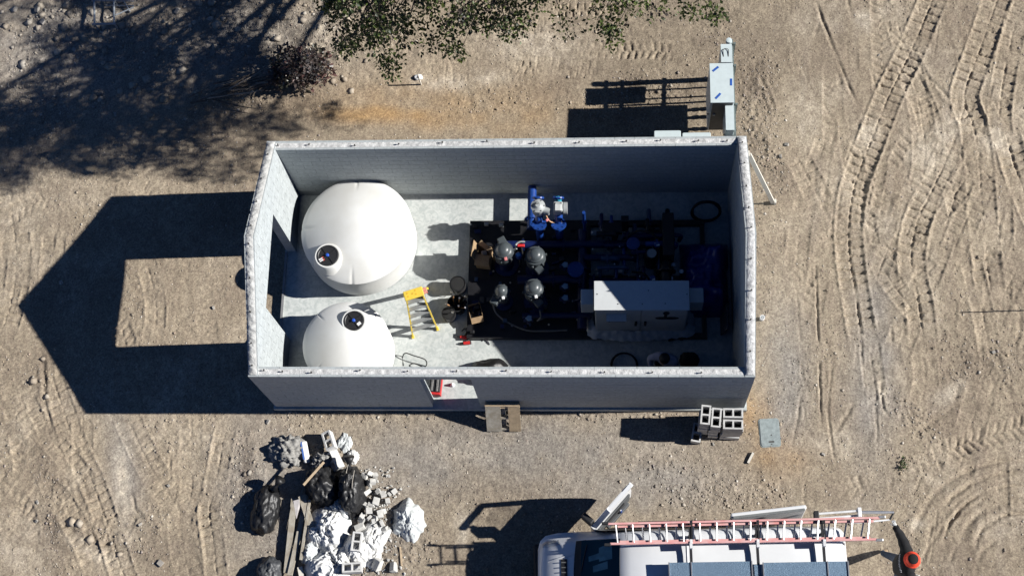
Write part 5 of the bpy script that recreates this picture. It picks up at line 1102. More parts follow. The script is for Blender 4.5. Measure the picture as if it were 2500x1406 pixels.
# lower shell, curving inwards at the sill
prof = [(.0, .40), (.05, .44), (.075, .7), (.08, 1.0), (.07, 1.26), (-.03, 1.26), (-.05, 1.1), (-.05, .45)]
V = [dpt(a, o_, z) for a in (.0, Ld) for o_, z in prof]; m_ = len(prof)
dr.add(V, [tuple(range(m_)), tuple(range(2 * m_ - 1, m_ - 1, -1))] + [(j, (j + 1) % m_, m_ + (j + 1) % m_, m_ + j) for j in range(m_)])
dr.bar(dpt(.03, .02, 1.18), dpt(.42, -.04, 1.74), .07, .10, no); dr.bar(dpt(.40, -.06, 1.87), dpt(Ld - .03, -.06, 1.90), .07, .07, no); dr.bar(dpt(Ld - .04, -.055, 1.90), dpt(Ld - .03, .02, 1.18), .06, .09, no)
door = dr.build('front_door', VW, van, smooth=True)
MB().add([dpt(.08, .012, 1.19), dpt(.30, -.02, 1.42), dpt(.62, -.04, 1.67), dpt(Ld - .07, -.04, 1.70), dpt(Ld - .07, .012, 1.19)], [(0, 1, 2, 3, 4)]).build('window', mat('clear_glass', (.10, .13, .13), .03, var=0, alpha=.30), door)
MB().box(dpt(Ld * .5, -.068, .82), (Ld * .86, .03, .62), (0, 0, math.atan2(dd.y, dd.x)), .012).build('door_trim', DGRY, door)
MB().box(dpt(Ld * .55, -.11, .62), (Ld * .6, .09, .16), (0, 0, math.atan2(dd.y, dd.x)), .02).build('door_pocket', DGRY, door)
MB().box(dpt(Ld * .5, -.10, 1.04), (Ld * .5, .06, .05), (0, 0, math.atan2(dd.y, dd.x)), .015).build('arm_rest', TRIM, door)
for a in (.3, .55): MB().lathe([(.07, 0), (.08, .012), (.06, .02), (0, .018)], 18, dpt(Ld * a, -.085, .98), -no).build('speaker_ring' if a < .4 else 'door_pull', TRIM, door, smooth=True)
mr = MB().box(dpt(.06, .20, 1.30), (.12, .26, .30), (0, 0, math.atan2(dd.y, dd.x)), .03).build('wing_mirror', TRIM, door); MB().bar(dpt(.04, .05, 1.18), dpt(.06, .12, 1.22), .06, .06).build('mirror_arm', TRIM, mr)
p = van.matrix_basis @ dpt(Ld * .62, -.12, .72); p = vo + Matrix.Rotation(VR, 3, 'Z') @ dpt(Ld * .62, -.12, .72); o = thing('drink_bottle', 'blue bottle in the pocket of the open van door', 'bottle', p); MB().lathe([(.0, 0), (.035, 0), (.036, .15), (.015, .19), (.015, .2)], 14).build('bottle', BLUE, o, smooth=True); MB().lathe([(.018, .195), (.018, .22), (0, .222)], 12).build('cap', WHITEL, o, smooth=True)
# ---- side door slid open
sd0, sd1 = vl(U(1785, 1263, 1.46)), vl(U(1970, 1242, 1.46)); sdv = (sd1 - sd0).normalized(); ang = math.atan2(sdv.y, sdv.x); c = (sd0 + sd1) / 2
sdr = MB().box((c.x, c.y, .97), ((sd1 - sd0).length, .09, 1.27), (R(-4), 0, ang), .03).build('side_door', VW, van); MB().box((c.x, c.y - .005, 1.615), ((sd1 - sd0).length * .94, .045, .02), (0, 0, ang)).build('door_seal', mat('seal_grey', (.16, .17, .17), .7), sdr); MB().box((c.x + .02, c.y + .065, 1.3), ((sd1 - sd0).length * .6, .02, .4), (R(-4), 0, ang), .01).build('side_window', GLASS, sdr)
# ---- roof rack
RK = mat('rack_black', (.03, .03, .033), .5, .3)
for u in (1687, 1850, 2012):
    x = vl(U(u, 1350, 1.98)).x
    MB().box((x, 0, 2.11), (.05, 2.0, .04)).build('cross_bar', RK, van)
    for y in (.72, -.72): MB().box((x, y, 2.03), (.06, .06, .16)).build('bar_foot', RK, van)
    MB().box((x, .94, 2.15), (.07, .07, .16)).build('ladder_hook', RK, van)
    MB().box((x, .52, 2.22), (.05, .10, .16)).build('ladder_clamp', mat('clamp_white', (.7, .7, .7), .5), van)
MB().tube([(1.95, 1.0, 2.06), (6.0, 1.0, 2.06)], .022, 8).build('side_tube', RK, van, smooth=True)
DIA = mat('aluminium_tread', (.13, .20, .28), .45, .35, var=.12, vscale=60, bump=.5, bscale=90)
for i, (u0, u1) in enumerate(((1632, 1837), (1862, 2072))):
    x0, x1 = vl(U(u0, 1380, 2.06)).x, vl(U(u1, 1380, 2.06)).x; y1 = vl(U((u0 + u1) / 2, 1371, 2.06)).y
    pk = MB().box(((x0 + x1) / 2, y1 - .28, 2.185), (x1 - x0, .56, .035)).build('walkway_plank', DIA, van)
    for x in (x0 + .01, x1 - .01, (x0 + .42 if i == 0 else x1 - .38)): MB().box((x, y1 - .28, 2.195), (.02, .57, .05)).build('plank_edge', ALU, pk)
x0, x1 = vl(U(1838, 1380, 2.02)).x, vl(U(1861, 1380, 2.02)).x
MB().box(((x0 + x1) / 2, y1 - .28, 2.15), (x1 - x0 - .05, .5, .03)).build('walkway_joint', DIA, van)
# drop-down arm of the rack with its long lever
WB = mat('white_enamel', (.78, .78, .78), .35)
a0, a1 = vl(U(1990, 1258, 1.72)), vl(U(2098, 1250, 1.72))
for dz, dy in ((0, .03), (-.06, -.05)): MB().tube([a0 + Vector((0, dy, dz)), a1 + Vector((0, dy, dz))], .022, 10).build('drop_rail', WB, van, smooth=True)
MB().box(a1 + Vector((0, 0, -.02)), (.07, .18, .12), None, .01).build('rail_bracket', WB, van); MB().box(a0 + Vector((.02, -.02, 0)), (.09, .2, .16), None, .01).build('pivot_block', TRIM, van)
l1 = vl(U(2182, 1250, 1.62)); MB().tube([a1, a1.lerp(l1, .5), l1], [.03, .032, .022], 8).build('lever', ALU, van, smooth=True)
l2 = vl(U(2100, 1275, 1.62)); l3 = vl(U(2172, 1268, 1.58)); MB().tube([vl(U(2030, 1274, 1.68)), l2, l3], .016, 8).build('lever_link', WB, van, smooth=True); MB().tube([l1, l3], .018, 8).build('hand_grip', TRIM, van, smooth=True)
# ---- extension ladder on the rack: its own thing
LRED = mat('faded_red_fibreglass', (.70, .30, .28), .55, vscale=6, col2=(.72, .44, .42))
e0, e1, e2, e3 = U(1484, 1277, 2.08), U(2146, 1262, 2.08), U(1490, 1329, 2.08), U(2140, 1318, 2.08)
lad = thing('extension_ladder', 'long faded red fibreglass extension ladder strapped on the van rack', 'ladder', ((e0 + e3) / 2).to_2d().to_3d() + Vector((0, 0, 1.95)), 0)
for sec, dz, inset, sh in (('base', 0, 0, 0), ('fly', -.075, .045, .30)):
    A0, A1, B0, B1 = [Vector(v_) + Vector((0, 0, dz)) for v_ in (e0, e1, e2, e3)]; ax = (A1 - A0).normalized(); sy = (B0 - A0).normalized()
    A0 += sy * inset; A1 += sy * inset; B0 -= sy * inset; B1 -= sy * inset
    if sec == 'fly': A0 += ax * .18; B0 += ax * .18; A1 -= ax * .1; B1 -= ax * .1
    for p_, q_, s_ in ((A0, A1, 1), (B0, B1, -1)):
        m = MB().bar(p_, q_, .012, .075); off = sy * (s_ * .016); m.bar(p_ + off + Vector((0, 0, .034)), q_ + off + Vector((0, 0, .034)), .034, .008); m.bar(p_ + off - Vector((0, 0, .034)), q_ + off - Vector((0, 0, .034)), .034, .008); m.build(sec + '_rail', LRED, lad, world=True)
    nr = 16 if sec == 'base' else 15
    for k in range(nr):
        t_ = (k + .45) / nr; MB().tube([A0.lerp(A1, t_), B0.lerp(B1, t_)], .017, 8).build('rung', ALU, lad, smooth=True, world=True)
for p_, d_ in ((e0, -1), (e2, -1), (e1, 1), (e3, 1)): MB().box(Vector(p_) + ax * (.05 * d_), (.13, .05, .085), (0, 0, math.atan2(ax.y, ax.x)), .01).build('end_shoe', ALU if d_ > 0 else TRIM, lad, world=True)
for u in (1687, 1850, 2012):
    p_ = U(u, 1322, 2.1); MB().box((p_.x, p_.y, 2.125), (.05, .09, .03), None, .006).build('strap_buckle', WB, lad, world=True); MB().bar((p_.x + .02, p_.y - .0, 2.128), (p_.x + .02, p_.y + .40, 2.128), .028, .006).build('strap', RK, lad, world=True)
# ================================================================== people
SKIN = mat('skin', (.42, .26, .19), .6, var=.05)
def person(name, label, J, E, zones, loc, root):
    """J: joint -> (x,y,z,radius) in world; E: bone list; zones: (bone endpoints set -> material slot)"""
    me = bpy.data.meshes.new(name); names = list(J); idx = {k: i for i, k in enumerate(names)}
    me.from_pydata([Vector(J[k][:3]) - Vector(loc) for k in names], [(idx[a], idx[b]) for a, b, _ in E], [])
    o = bpy.data.objects.new(name, me); COL.objects.link(o)
    md = o.modifiers.new('skin', 'SKIN'); md.use_smooth_shade = True
    for i, k in enumerate(names):
        sv = me.skin_vertices[0].data[i]; r = J[k][3]; sv.radius = r if isinstance(r, tuple) else (r, r); sv.use_root = (k == root)
    o.modifiers.new('sub', 'SUBSURF').levels = 2
    bpy.context.view_layer.update(); dg = bpy.context.evaluated_depsgraph_get()
    nm = bpy.data.meshes.new_from_object(o.evaluated_get(dg)); o.modifiers.clear(); o.data = nm; nm.name = name
    slots = []
    for a, b, m in E:
        if m not in slots: slots.append(m)
    nm.materials.clear(); [nm.materials.append(m) for m in slots]
    segs = [(Vector(J[a][:3]) - Vector(loc), Vector(J[b][:3]) - Vector(loc), slots.index(m), (sum(J[a][3]) / 2 if isinstance(J[a][3], tuple) else J[a][3])) for a, b, m in E]
    for p in nm.polygons:
        c = p.center; best = 9e9
        for a, b, s, r in segs:
            d = b - a; t = max(0, min(1, (c - a).dot(d) / max(d.length_squared, 1e-9))); q = (c - a - d * t).length / (r + .02)
            if q < best: best = q; p.material_index = s
        p.use_smooth = True
    o.location = loc
    return tag(o, label, 'person')
def hand(J, E, pre, wrist, d, up, m, curl=.5, s=1.0):
    """palm and five fingers from wrist along d; up is the back of the hand"""
    d = Vector(d).normalized(); side = d.cross(Vector(up)).normalized(); up = side.cross(d); w_ = Vector(wrist[:3])
    J[pre + 'palm'] = (*(w_ + d * .055 * s), (.036 * s, .02 * s)); E.append((wrist[4], pre + 'palm', m))
    for k, (off, L) in enumerate(((-.03, .062), (-.01, .075), (.01, .072), (.028, .056))):
        b0 = w_ + d * .095 * s + side * off * s; b1 = b0 + (d * math.cos(curl) - up * math.sin(curl)) * L * .55 * s; b2 = b1 + (d * math.cos(curl * 2.2) - up * math.sin(curl * 2.2)) * L * .5 * s
        for q, p in (('a', b0), ('b', b1), ('c', b2)): J[f'{pre}f{k}{q}'] = (*p, .0095 * s)
        E += [(pre + 'palm', f'{pre}f{k}a', m), (f'{pre}f{k}a', f'{pre}f{k}b', m), (f'{pre}f{k}b', f'{pre}f{k}c', m)]
    t0 = w_ + d * .035 * s - side * .034 * s; t1 = t0 + (d * .7 - side * .6 - up * .3).normalized() * .042 * s; t2 = t1 + (d * .9 - up * .5).normalized() * .03 * s
    for q, p in (('a', t0), ('b', t1), ('c', t2)): J[f'{pre}t{q}'] = (*p, .011 * s)
    E += [(pre + 'palm', pre + 'ta', m), (pre + 'ta', pre + 'tb', m), (pre + 'tb', pre + 'tc', m)]
def make(name, label, P, shirt, pants, boots, glove, face, hairm, gl2=None):
    J = {}; E = []; loc = P['base']
    for k, r in (('pelvis', (.17, .15)), ('waist', (.175, .15)), ('chest', (.235, .19)), ('neckb', (.10, .095)), ('neck', .055), ('head', (.088, .10)), ('crown', (.06, .07)),
                 ('ls', .105), ('le', .075), ('lw', .048), ('rs', .105), ('re', .075), ('rw', .048), ('lh', .12), ('lk', .085), ('la', .055), ('lt', (.045, .035)), ('rh', .12), ('rk', .085), ('ra', .055), ('rt', (.045, .035))):
        J[k] = (*P[k], r)
    E += [('pelvis', 'waist', pants), ('waist', 'chest', shirt), ('chest', 'neckb', shirt), ('neckb', 'neck', SKIN), ('neck', 'head', SKIN), ('head', 'crown', hairm), ('chest', 'ls', shirt), ('ls', 'le', shirt), ('le', 'lw', shirt), ('chest', 'rs', shirt), ('rs', 're', shirt), ('re', 'rw', shirt),
          ('pelvis', 'lh', pants), ('lh', 'lk', pants), ('lk', 'la', pants), ('la', 'lt', boots), ('pelvis', 'rh', pants), ('rh', 'rk', pants), ('rk', 'ra', pants), ('ra', 'rt', boots)]
    hd = Vector(P['head']); f = Vector(face).normalized(); sd_ = f.cross(Vector((0, 0, 1))).normalized()
    J['nose'] = (*(hd + f * .105 - Vector((0, 0, .01))), .014); J['ear1'] = (*(hd + sd_ * .098), .018); J['ear2'] = (*(hd - sd_ * .098), .018); J['chin'] = (*(hd + f * .075 - Vector((0, 0, .085))), .04)
    E += [('head', 'nose', SKIN), ('head', 'ear1', SKIN), ('head', 'ear2', SKIN), ('head', 'chin', SKIN)]
    for s in ('l', 'r'):
        wv = Vector(P[s + 'w']); d = wv - Vector(P[s + 'e']); hand(J, E, s, (*wv, .03, s + 'w'), P.get(s + 'hd', d), (0, 0, 1), glove if s == 'l' else (gl2 or glove), P.get('curl', .6))
    return person(name, label, J, E, None, loc, 'pelvis')
BLKS = mat('black_shirt', (.005, .0055, .007), .9, var=.2, vscale=12, bump=.3, bscale=20); JEAN = mat('blue_jeans', (.05, .075, .12), .85, var=.2, vscale=20); BOOT = mat('tan_boots', (.34, .24, .15), .8, var=.15); GLV = mat('white_glove', (.72, .72, .70), .8, var=.08); HAIRD = mat('dark_hair', (.012, .010, .009), .6); HIV = mat('orange_red_knit', (.80, .06, .02), .75, var=.12, vscale=40)
hd = U(2224, 1366, 1.50); gl = U(2183, 1278, 1.50); ft = U(2152, 1347, ZG + .08); x, y = hd.x, hd.y; z0 = ZG
P = dict(base=(x - .05, y - .05, z0), pelvis=(x - .06, y - .02, z0 + .96), waist=(x - .05, y - .03, z0 + 1.12), chest=(x - .03, y - .03, z0 + 1.33), neckb=(x - .01, y, z0 + 1.49), neck=(x, y, z0 + 1.54), head=(x + .02, y, z0 + 1.645), crown=(x + .01, y, z0 + 1.74),
         ls=(x - .03, y + .21, z0 + 1.42), le=(x - .12, y + .44, z0 + 1.50), lw=(gl.x + .02, gl.y - .06, gl.z), rs=(x - .01, y - .25, z0 + 1.40), re=(x + .05, y - .38, z0 + 1.14), rw=(x + .22, y - .26, z0 + 1.0),
         lh=(x - .08, y + .09, z0 + .90), lk=(x - .10, y + .20, z0 + .50), la=(ft.x - .0, ft.y - .02, z0 + .10), lt=(ft.x + .13, ft.y + .04, z0 + .05), rh=(x - .05, y - .12, z0 + .90), rk=(x - .05, y - .20, z0 + .50), ra=(x - .10, y - .26, z0 + .10), rt=(x + .05, y - .27, z0 + .05), lhd=(-.25, .9, .1), curl=.7)
w1 = make('person', 'person in black shirt and orange-red hat reaching for the van rack lever', P, BLKS, JEAN, BOOT, GLV, (1, .15, -.1), HAIRD, GLV)
hc = Vector(P['head']) - Vector(P['base'])
MB().lathe([(.150, -.028), (.158, -.022), (.150, -.004), (.128, .012), (.122, .04), (.116, .072), (.104, .095), (.098, .100)], 30, hc + Vector((0, 0, .02))).build('hard_hat', HIV, w1, smooth=True); MB().lathe([(.099, .099), (.085, .116), (.05, .130), (0, .136)], 30, hc + Vector((0, 0, .02))).build('hat_crown', mat('black_knit', (.01, .01, .01), .9), w1, smooth=True)
bb = Vector(P['base']); jk = MB(); rows = []
for zz, rx_, ry_, ox, oy in ((.84, .155, .20, -.05, -.02), (.98, .165, .215, -.06, -.025), (1.14, .17, .225, -.05, -.03), (1.28, .175, .255, -.035, -.03), (1.38, .165, .285, -.03, -.025), (1.45, .135, .27, -.025, -.02), (1.50, .10, .18, -.015, -.01), (1.535, .07, .085, 0, 0)):
    rows.append([Vector((x + ox, y + oy, z0 + zz)) - bb + Vector((rx_ * math.cos(a_) * (1 + .04 * math.sin(5 * a_ + zz * 9)), ry_ * math.sin(a_) * (1 + .04 * math.sin(4 * a_ + zz * 7)), .01 * math.sin(3 * a_))) for a_ in [2 * math.pi * k / 24 for k in range(24)]])
jk.add([q for r_ in rows for q in r_], [(i * 24 + j, i * 24 + (j + 1) % 24, (i + 1) * 24 + (j + 1) % 24, (i + 1) * 24 + j) for i in range(len(rows) - 1) for j in range(24)])
jk.build('shirt', BLKS, w1, smooth='all')
sp_ = spline([Vector(P['ls']) - Vector((0, .05, .02)), Vector(P['ls']), Vector(P['le']), Vector(P['lw'])], .05); n_s = len(sp_)
MB().tube([q - bb for q in sp_], [.125 - .068 * (i / (n_s - 1)) + .006 * math.sin(i * 1.9) for i in range(n_s)], 14).build('sleeve', BLKS, w1, smooth='all')
sp_ = spline([Vector(P['rs']) + Vector((0, .04, 0)), Vector(P['rs']), Vector(P['re']), Vector(P['rw'])], .05); n_s = len(sp_)
MB().tube([q - bb for q in sp_], [.12 - .06 * (i / (n_s - 1)) + .006 * math.sin(i * 1.9) for i in range(n_s)], 14).build('sleeve', BLKS, w1, smooth='all')
# lettering across the shoulders: pale strokes too small to read
pr = MB(); rp = random.Random(4); c0 = Vector(P['neckb']) - Vector(P['base']) + Vector((-.165, -.03, -.015))
for k in range(13):
    yy = .15 - k * .027; ht = rp.uniform(.018, .034); xo = -.012 * (1 - ((k - 6) / 7) ** 2) * 3 + .02; zt = -.028 * ((k - 6) / 6) ** 2 - .02
    for q in range(rp.choice((1, 2, 2))): pr.box(c0 + Vector((xo + .006 * q, yy + q * .009, zt + .028 + (q * .006))), (ht, .006, .012), (0, R(-40), rp.uniform(-.5, .5)))
    pr.box(c0 + Vector((xo + .004, yy + .005, zt + .03)), (.007, .018, .011), (0, R(-40), 0))
pr.build('shirt_print', mat('shirt_print', (.55, .55, .58), .8), w1)
hd = U(1621, 876, .92); x, y = hd.x, hd.y; LAV = mat('pale_lilac_shirt', (.42, .42, .52), .85, var=.08, vscale=12)
P = dict(base=(x + .03, y + .05, 0), pelvis=(x + .14, y + .12, .36), waist=(x + .13, y + .08, .50), chest=(x + .07, y + .04, .68), neckb=(x + .02, y + .01, .80), neck=(x + .01, y, .84), head=(x, y - .01, .92), crown=(x, y - .02, 1.0),
         ls=(x - .11, y + .11, .74), le=(x - .28, y + .10, .62), lw=(x - .24, y - .12, .42), rs=(x + .19, y - .04, .74), re=(x + .22, y - .14, .50), rw=(x + .05, y - .18, .36),
         lh=(x + .05, y + .16, .33), lk=(x - .14, y + .02, .46), la=(x - .04, y + .08, .09), lt=(x - .17, y + .03, .04), rh=(x + .20, y + .04, .33), rk=(x + .10, y - .14, .42), ra=(x + .16, y - .03, .09), rt=(x + .07, y - .12, .04), curl=.9)
w2 = make('person', 'person with dark hair and pale shirt crouching in the shade before the cabinet', P, LAV, mat('dark_trousers', (.02, .022, .03), .85), BLK, SKIN, (-.5, -.8, -.4), HAIRD)
hc = Vector(P['head']) - Vector(P['base']); MB().lathe([(.105, -.03), (.112, .02), (.108, .06), (.085, .095), (.04, .118), (0, .122)], 22, hc + Vector((.01, .012, .01))).build('hair', HAIRD, w2, smooth=True)
# ================================================================== vegetation
def leaf_material(name, rough=.45):
    m = bpy.data.materials.new(name); m.use_nodes = True; n = m.node_tree.nodes; l = m.node_tree.links; b = n['Principled BSDF']
    at = n.new('ShaderNodeAttribute'); at.attribute_name = 'tint'; l.new(at.outputs['Color'], b.inputs['Base Color']); b.inputs['Roughness'].default_value = rough; b.inputs['Specular IOR Level'].default_value = .4
    tr = n.new('ShaderNodeBsdfTranslucent'); l.new(at.outputs['Color'], tr.inputs['Color']); mx = n.new('ShaderNodeMixShader'); mx.inputs[0].default_value = .22
    l.new(b.outputs[0], mx.inputs[1]); l.new(tr.outputs[0], mx.inputs[2]); l.new(mx.outputs[0], n['Material Output'].inputs[0]); return m
LEAF = leaf_material('oak_leaf'); BARK = mat('bark', (.13, .105, .085), .95, var=.3, vscale=14, bump=.8, bscale=30)
def leaves(name, centres, per, spread, size, tints, m, parent, seed, droop=.3):
    """leaf blades round each twig end: kite-shaped blades folded along the midrib"""
    g = np.random.default_rng(seed); nC = len(centres); n = nC * per
    c = np.repeat(np.asarray(centres), per, 0); rad = np.repeat(np.asarray(spread), per)
    d = g.normal(size=(n, 3)); d /= np.linalg.norm(d, axis=1, keepdims=True); pos = c + d * (rad * g.random(n) ** .5)[:, None] * np.array([1, 1, .7])
    out = d + g.normal(size=(n, 3)) * .6; out[:, 2] -= droop; out /= np.linalg.norm(out, axis=1, keepdims=True)
    nr = g.normal(size=(n, 3)) * .55 + np.array([0, 0, 1.]); sd_ = np.cross(out, nr); sd_ /= np.linalg.norm(sd_, axis=1, keepdims=True); up = np.cross(sd_, out)
    L = size * g.uniform(.6, 1.35, n)[:, None]; w_ = L * g.uniform(.25, .36, n)[:, None]
    tip = pos + out * L; mid = pos + out * L * .5; a = mid + sd_ * w_ + up * L * .1; b = mid - sd_ * w_ + up * L * .1
    V = np.stack([pos, a, tip, b], 1).reshape(-1, 3); F = np.arange(n * 4).reshape(n, 4)
    F = np.concatenate([F[:, [0, 1, 2]], F[:, [0, 2, 3]]])
    T_ = np.asarray(tints); k = g.integers(0, len(T_), n); tw = np.repeat(g.integers(0, len(T_), nC), per); k = np.where(g.random(n) < .55, tw, k)
    col = T_[k] * g.uniform(.75, 1.25, n)[:, None]; col = np.repeat(col, 4, 0)
    base = np.array(parent.location) if parent is not None else np.zeros(3)
    o = np_mesh(name, V - base, F, m, parent, colors=col); return o
# ---- the oak: where its crown shows in the photograph and where its shade falls fix the volume of foliage
def inpoly(u, v, poly):
    c = False; n = len(poly)
    for i in range(n):
        (x0, y0), (x1, y1) = poly[i], poly[i - 1]
        if (y0 > v) != (y1 > v) and u < (x1 - x0) * (v - y0) / (y1 - y0) + x0: c = not c
    return c
CROWN = [(795, -5), (800, 45), (828, 80), (838, 130), (880, 140), (910, 110), (935, 150), (958, 185), (985, 120), (1010, 95), (1060, 115), (1100, 118), (1125, 135), (1150, 70), (1200, 65), (1240, 95), (1275, 70), (1290, 30), (1330, -5)]
CROWN2 = [(1345, -5), (1365, 35), (1385, 70), (1410, 72), (1440, 40), (1470, 60), (1490, 90), (1510, 70), (1530, 30), (1560, 20), (1600, 40), (1650, 15), (1690, 40), (1710, 20), (1715, -5)]
SHADE = [(-700, -420), (-700, 380), (-200, 470), (20, 455), (60, 452), (130, 410), (190, 440), (280, 410), (330, 380), (420, 420), (480, 385), (560, 400), (600, 360), (680, 372), (760, 335), (815, 310), (830, 260), (790, 245), (700, 262), (610, 268), (520, 215), (560, 170), (630, 140), (670, 90), (690, 40), (720, -60), (700, -300), (500, -500)]
HOLES = [(180, 250, 40, 20), (380, 300, 45, 16), (520, 320, 40, 20), (640, 330, 40, 20), (720, 300, 40, 16), (250, 370, 50, 18), (60, 220, 40, 25), (300, 150, 40, 20), (400, 90, 40, 22), (600, 200, 40, 18), (480, 370, 50, 14), (150, 150, 30, 22), (700, 340, 40, 16), (55, 20, 95, 70), (40, 130, 60, 50), (650, 60, 90, 45), (440, 185, 60, 26), (560, 60, 60, 50), (330, 30, 60, 30), (120, 335, 50, 16), (90, 390, 30, 30), (300, 240, 40, 12), (690, 30, 70, 40), (250, 60, 60, 22), (480, 120, 50, 18)]
kx, ky = math.cos(SUN_AZ) / math.tan(SUN_EL), math.sin(SUN_AZ) / math.tan(SUN_EL)
g = random.Random(12); C_ = []; tries = 0
while len(C_) < 930 and tries < 120000:
    tries += 1; u = g.uniform(-700, 840); v = g.uniform(-480, 470)
    if tries % 12 == 0: u = g.uniform(-60, 300); v = g.uniform(250, 455)
    if not inpoly(u, v, SHADE): continue
    if any(((u - a) / c) ** 2 + ((v - b) / d) ** 2 < 1.25 for a, b, c, d in HOLES) and g.random() < .9: continue
    s = U(u, v, ZG); z = g.uniform(2.6, 7.6); h = z - ZG; p = np.array([s.x + kx * h, s.y + ky * h, z]); iu, iv = proj(p)
    if iv > -22:
        if not (inpoly(iu, iv + 8, CROWN) or (inpoly(iu, iv + 4, CROWN2) and g.random() < .10)): continue
    if iv > 10 and not (u < 260 and v > 230) and g.random() < (.35 if iu < 1000 else .72): continue
    if iv > 60 and iu > 1000 and not (u < 260 and v > 230) and g.random() < .4: continue
    if not (-3.8 < p[0] < 6.5 and p[1] < 13.5): continue
    C_.append(p)
# twig ends along the visible fringe
for u, v in [(808, 30), (822, 66), (832, 100), (842, 128), (862, 118), (878, 92), (915, 96), (930, 128), (938, 150), (948, 166), (956, 182), (962, 150), (990, 95), (1040, 104), (1062, 100), (1090, 112), (1112, 120), (1124, 128), (1150, 60), (1180, 62), (1210, 66), (1238, 84), (1262, 72), (1278, 60), (1282, 30),
             (1368, 30), (1380, 52), (1388, 66), (1402, 60), (1425, 30), (1462, 46), (1480, 62), (1490, 82), (1494, 94), (1505, 62), (1532, 28), (1560, 12), (1600, 28), (1618, 20), (1648, 10), (1676, 20), (1690, 34), (1705, 8), (1742, 36), (1752, 30), (1640, 40), (860, 40), (900, 40), (960, 40), (1020, 60), (1080, 60), (1130, 40), (1200, 30), (1250, 40), (980, 70), (870, 75), (930, 70), (1090, 85), (1160, 20), (1050, 30), (905, 70), (840, 50), (1470, 15), (1390, 10), (1510, 12)]:
    q = U(u, v, 3.5 + max(0, u - 850) * .0030 + g.uniform(-.3, .5))
    if u > 1340 and g.random() < .25: continue
    C_.append(np.array(q))
C_ = np.array(C_)
tree = thing('oak_tree', 'oak tree overhanging the yard from the top edge', 'tree', (2.2, 10.4, ZG))
GT = [(.040, .060, .016), (.055, .080, .022), (.030, .045, .016), (.085, .115, .032), (.024, .034, .016), (.060, .066, .028), (.045, .036, .032), (.075, .095, .020)]
vis = proj(C_)[1] > -40
leaves('crown', C_[~vis], 90, np.random.default_rng(3).uniform(.22, .48, int((~vis).sum())), .092, GT, LEAF, tree, 31)
leaves('crown_fringe', C_[vis], 56, np.random.default_rng(4).uniform(.14, .34, int(vis.sum())), .078, GT + [(.11, .15, .04), (.14, .17, .05), (.10, .14, .035)], LEAF, tree, 32)
# limbs: trunk, main limbs to groups of twigs, twigs
loc = Vector(tree.location); tp = loc + Vector((-.2, -.3, 3.0)); b = MB().tube(spline([loc - Vector((0, 0, .2)), loc + Vector((.03, .02, .6)), loc + Vector((-.05, -.1, 1.8)), tp], .2), [.34 - .012 * i for i in range(len(spline([loc - Vector((0, 0, .2)), loc + Vector((.03, .02, .6)), loc + Vector((-.05, -.1, 1.8)), tp], .2)))], 14); b.build('trunk', BARK, tree, smooth=True, world=True)
ks = [C_[g.randrange(len(C_))]]
while len(ks) < 26:
    d = np.min(np.stack([np.linalg.norm(C_ - k_, axis=1) for k_ in ks]), 0); ks.append(C_[int(np.argmax(d * np.random.default_rng(len(ks)).uniform(.6, 1, len(d))))])
ks = np.array(ks); own = np.argmin(np.stack([np.linalg.norm(C_ - k_, axis=1) for k_ in ks]), 0); tw = MB()
for i, k_ in enumerate(ks):
    mem = C_[own == i]; cen = Vector(mem.mean(0)); q = tp.lerp(cen, .55) + Vector((g.uniform(-.4, .4), g.uniform(-.4, .4), g.uniform(.1, .5)))
    pts = spline([tp, q, cen], .25); MB().tube(pts, [.11 * (1 - .8 * j / len(pts)) for j in range(len(pts))], 7).build('limb', BARK, tree, smooth=True, world=True)
    for m_ in mem:
        e_ = Vector(m_); s_ = pts[int(len(pts) * g.uniform(.55, .98))]; mid = s_.lerp(e_, .5) + Vector((g.uniform(-.12, .12), g.uniform(-.12, .12), g.uniform(-.02, .15))); tw.tube([s_, mid, e_], [.016, .010, .004], 4, cap=False)
tw.build('twigs', BARK, tree, world=True)['kind'] = 'stuff'
# ---- dark-leaved shrub and the cut branches beside it
c = G(742, 190); sh = thing('shrub', 'dark purple-leaved shrub growing at the edge of the tree shade', 'shrub', c)
pts = []
while len(pts) < 58:
    x, y, z = g.uniform(-.68, .72), g.uniform(-.45, .5), g.uniform(.05, .7)
    if (x / .72) ** 2 + (y / .5) ** 2 + ((z - .3) / .45) ** 2 < 1: pts.append((c.x + x, c.y + y, c.z + z))
leaves('foliage', pts, 46, [.15] * len(pts), .095, [(.12, .095, .085), (.15, .115, .10), (.08, .065, .06), (.07, .07, .05), (.18, .10, .09), (.18, .165, .16), (.14, .125, .12)], leaf_material('purple_leaf', .35), sh, 41, .1)
b = MB()
for q in pts[::2]: b.tube([(c.x + g.uniform(-.1, .1), c.y + g.uniform(-.1, .1), c.z - .05), ((c.x + q[0]) / 2, (c.y + q[1]) / 2, (c.z + q[2]) / 2 + .05), q], [.014, .009, .004], 5, cap=False)
b.build('stems', BARK, sh, world=True)
b = thing('brushwood', 'low pile of cut branches lying in the shade west of the shrub', 'branches', G(560, 235)); k = 0
for i in range(26):
    u, v = g.uniform(450, 640), 0; v = 250 - (u - 450) * .18 + g.uniform(-22, 20); a = R(g.gauss(10, 16)); L = g.uniform(.5, 1.3); p = G(u, v); q = p + Vector((L * math.cos(a), L * math.sin(a), g.uniform(-.02, .10))); p.z += .05 + g.random() * .15; q.z = p.z + g.uniform(-.05, .08)
    MB().tube([p, p.lerp(q, .5) + Vector((0, g.uniform(-.05, .05), .02)), q], [.02, .014, .006], 5).build('branch', BARK if i % 3 else mat('dry_branch', (.32, .27, .22), .9), b, world=True)
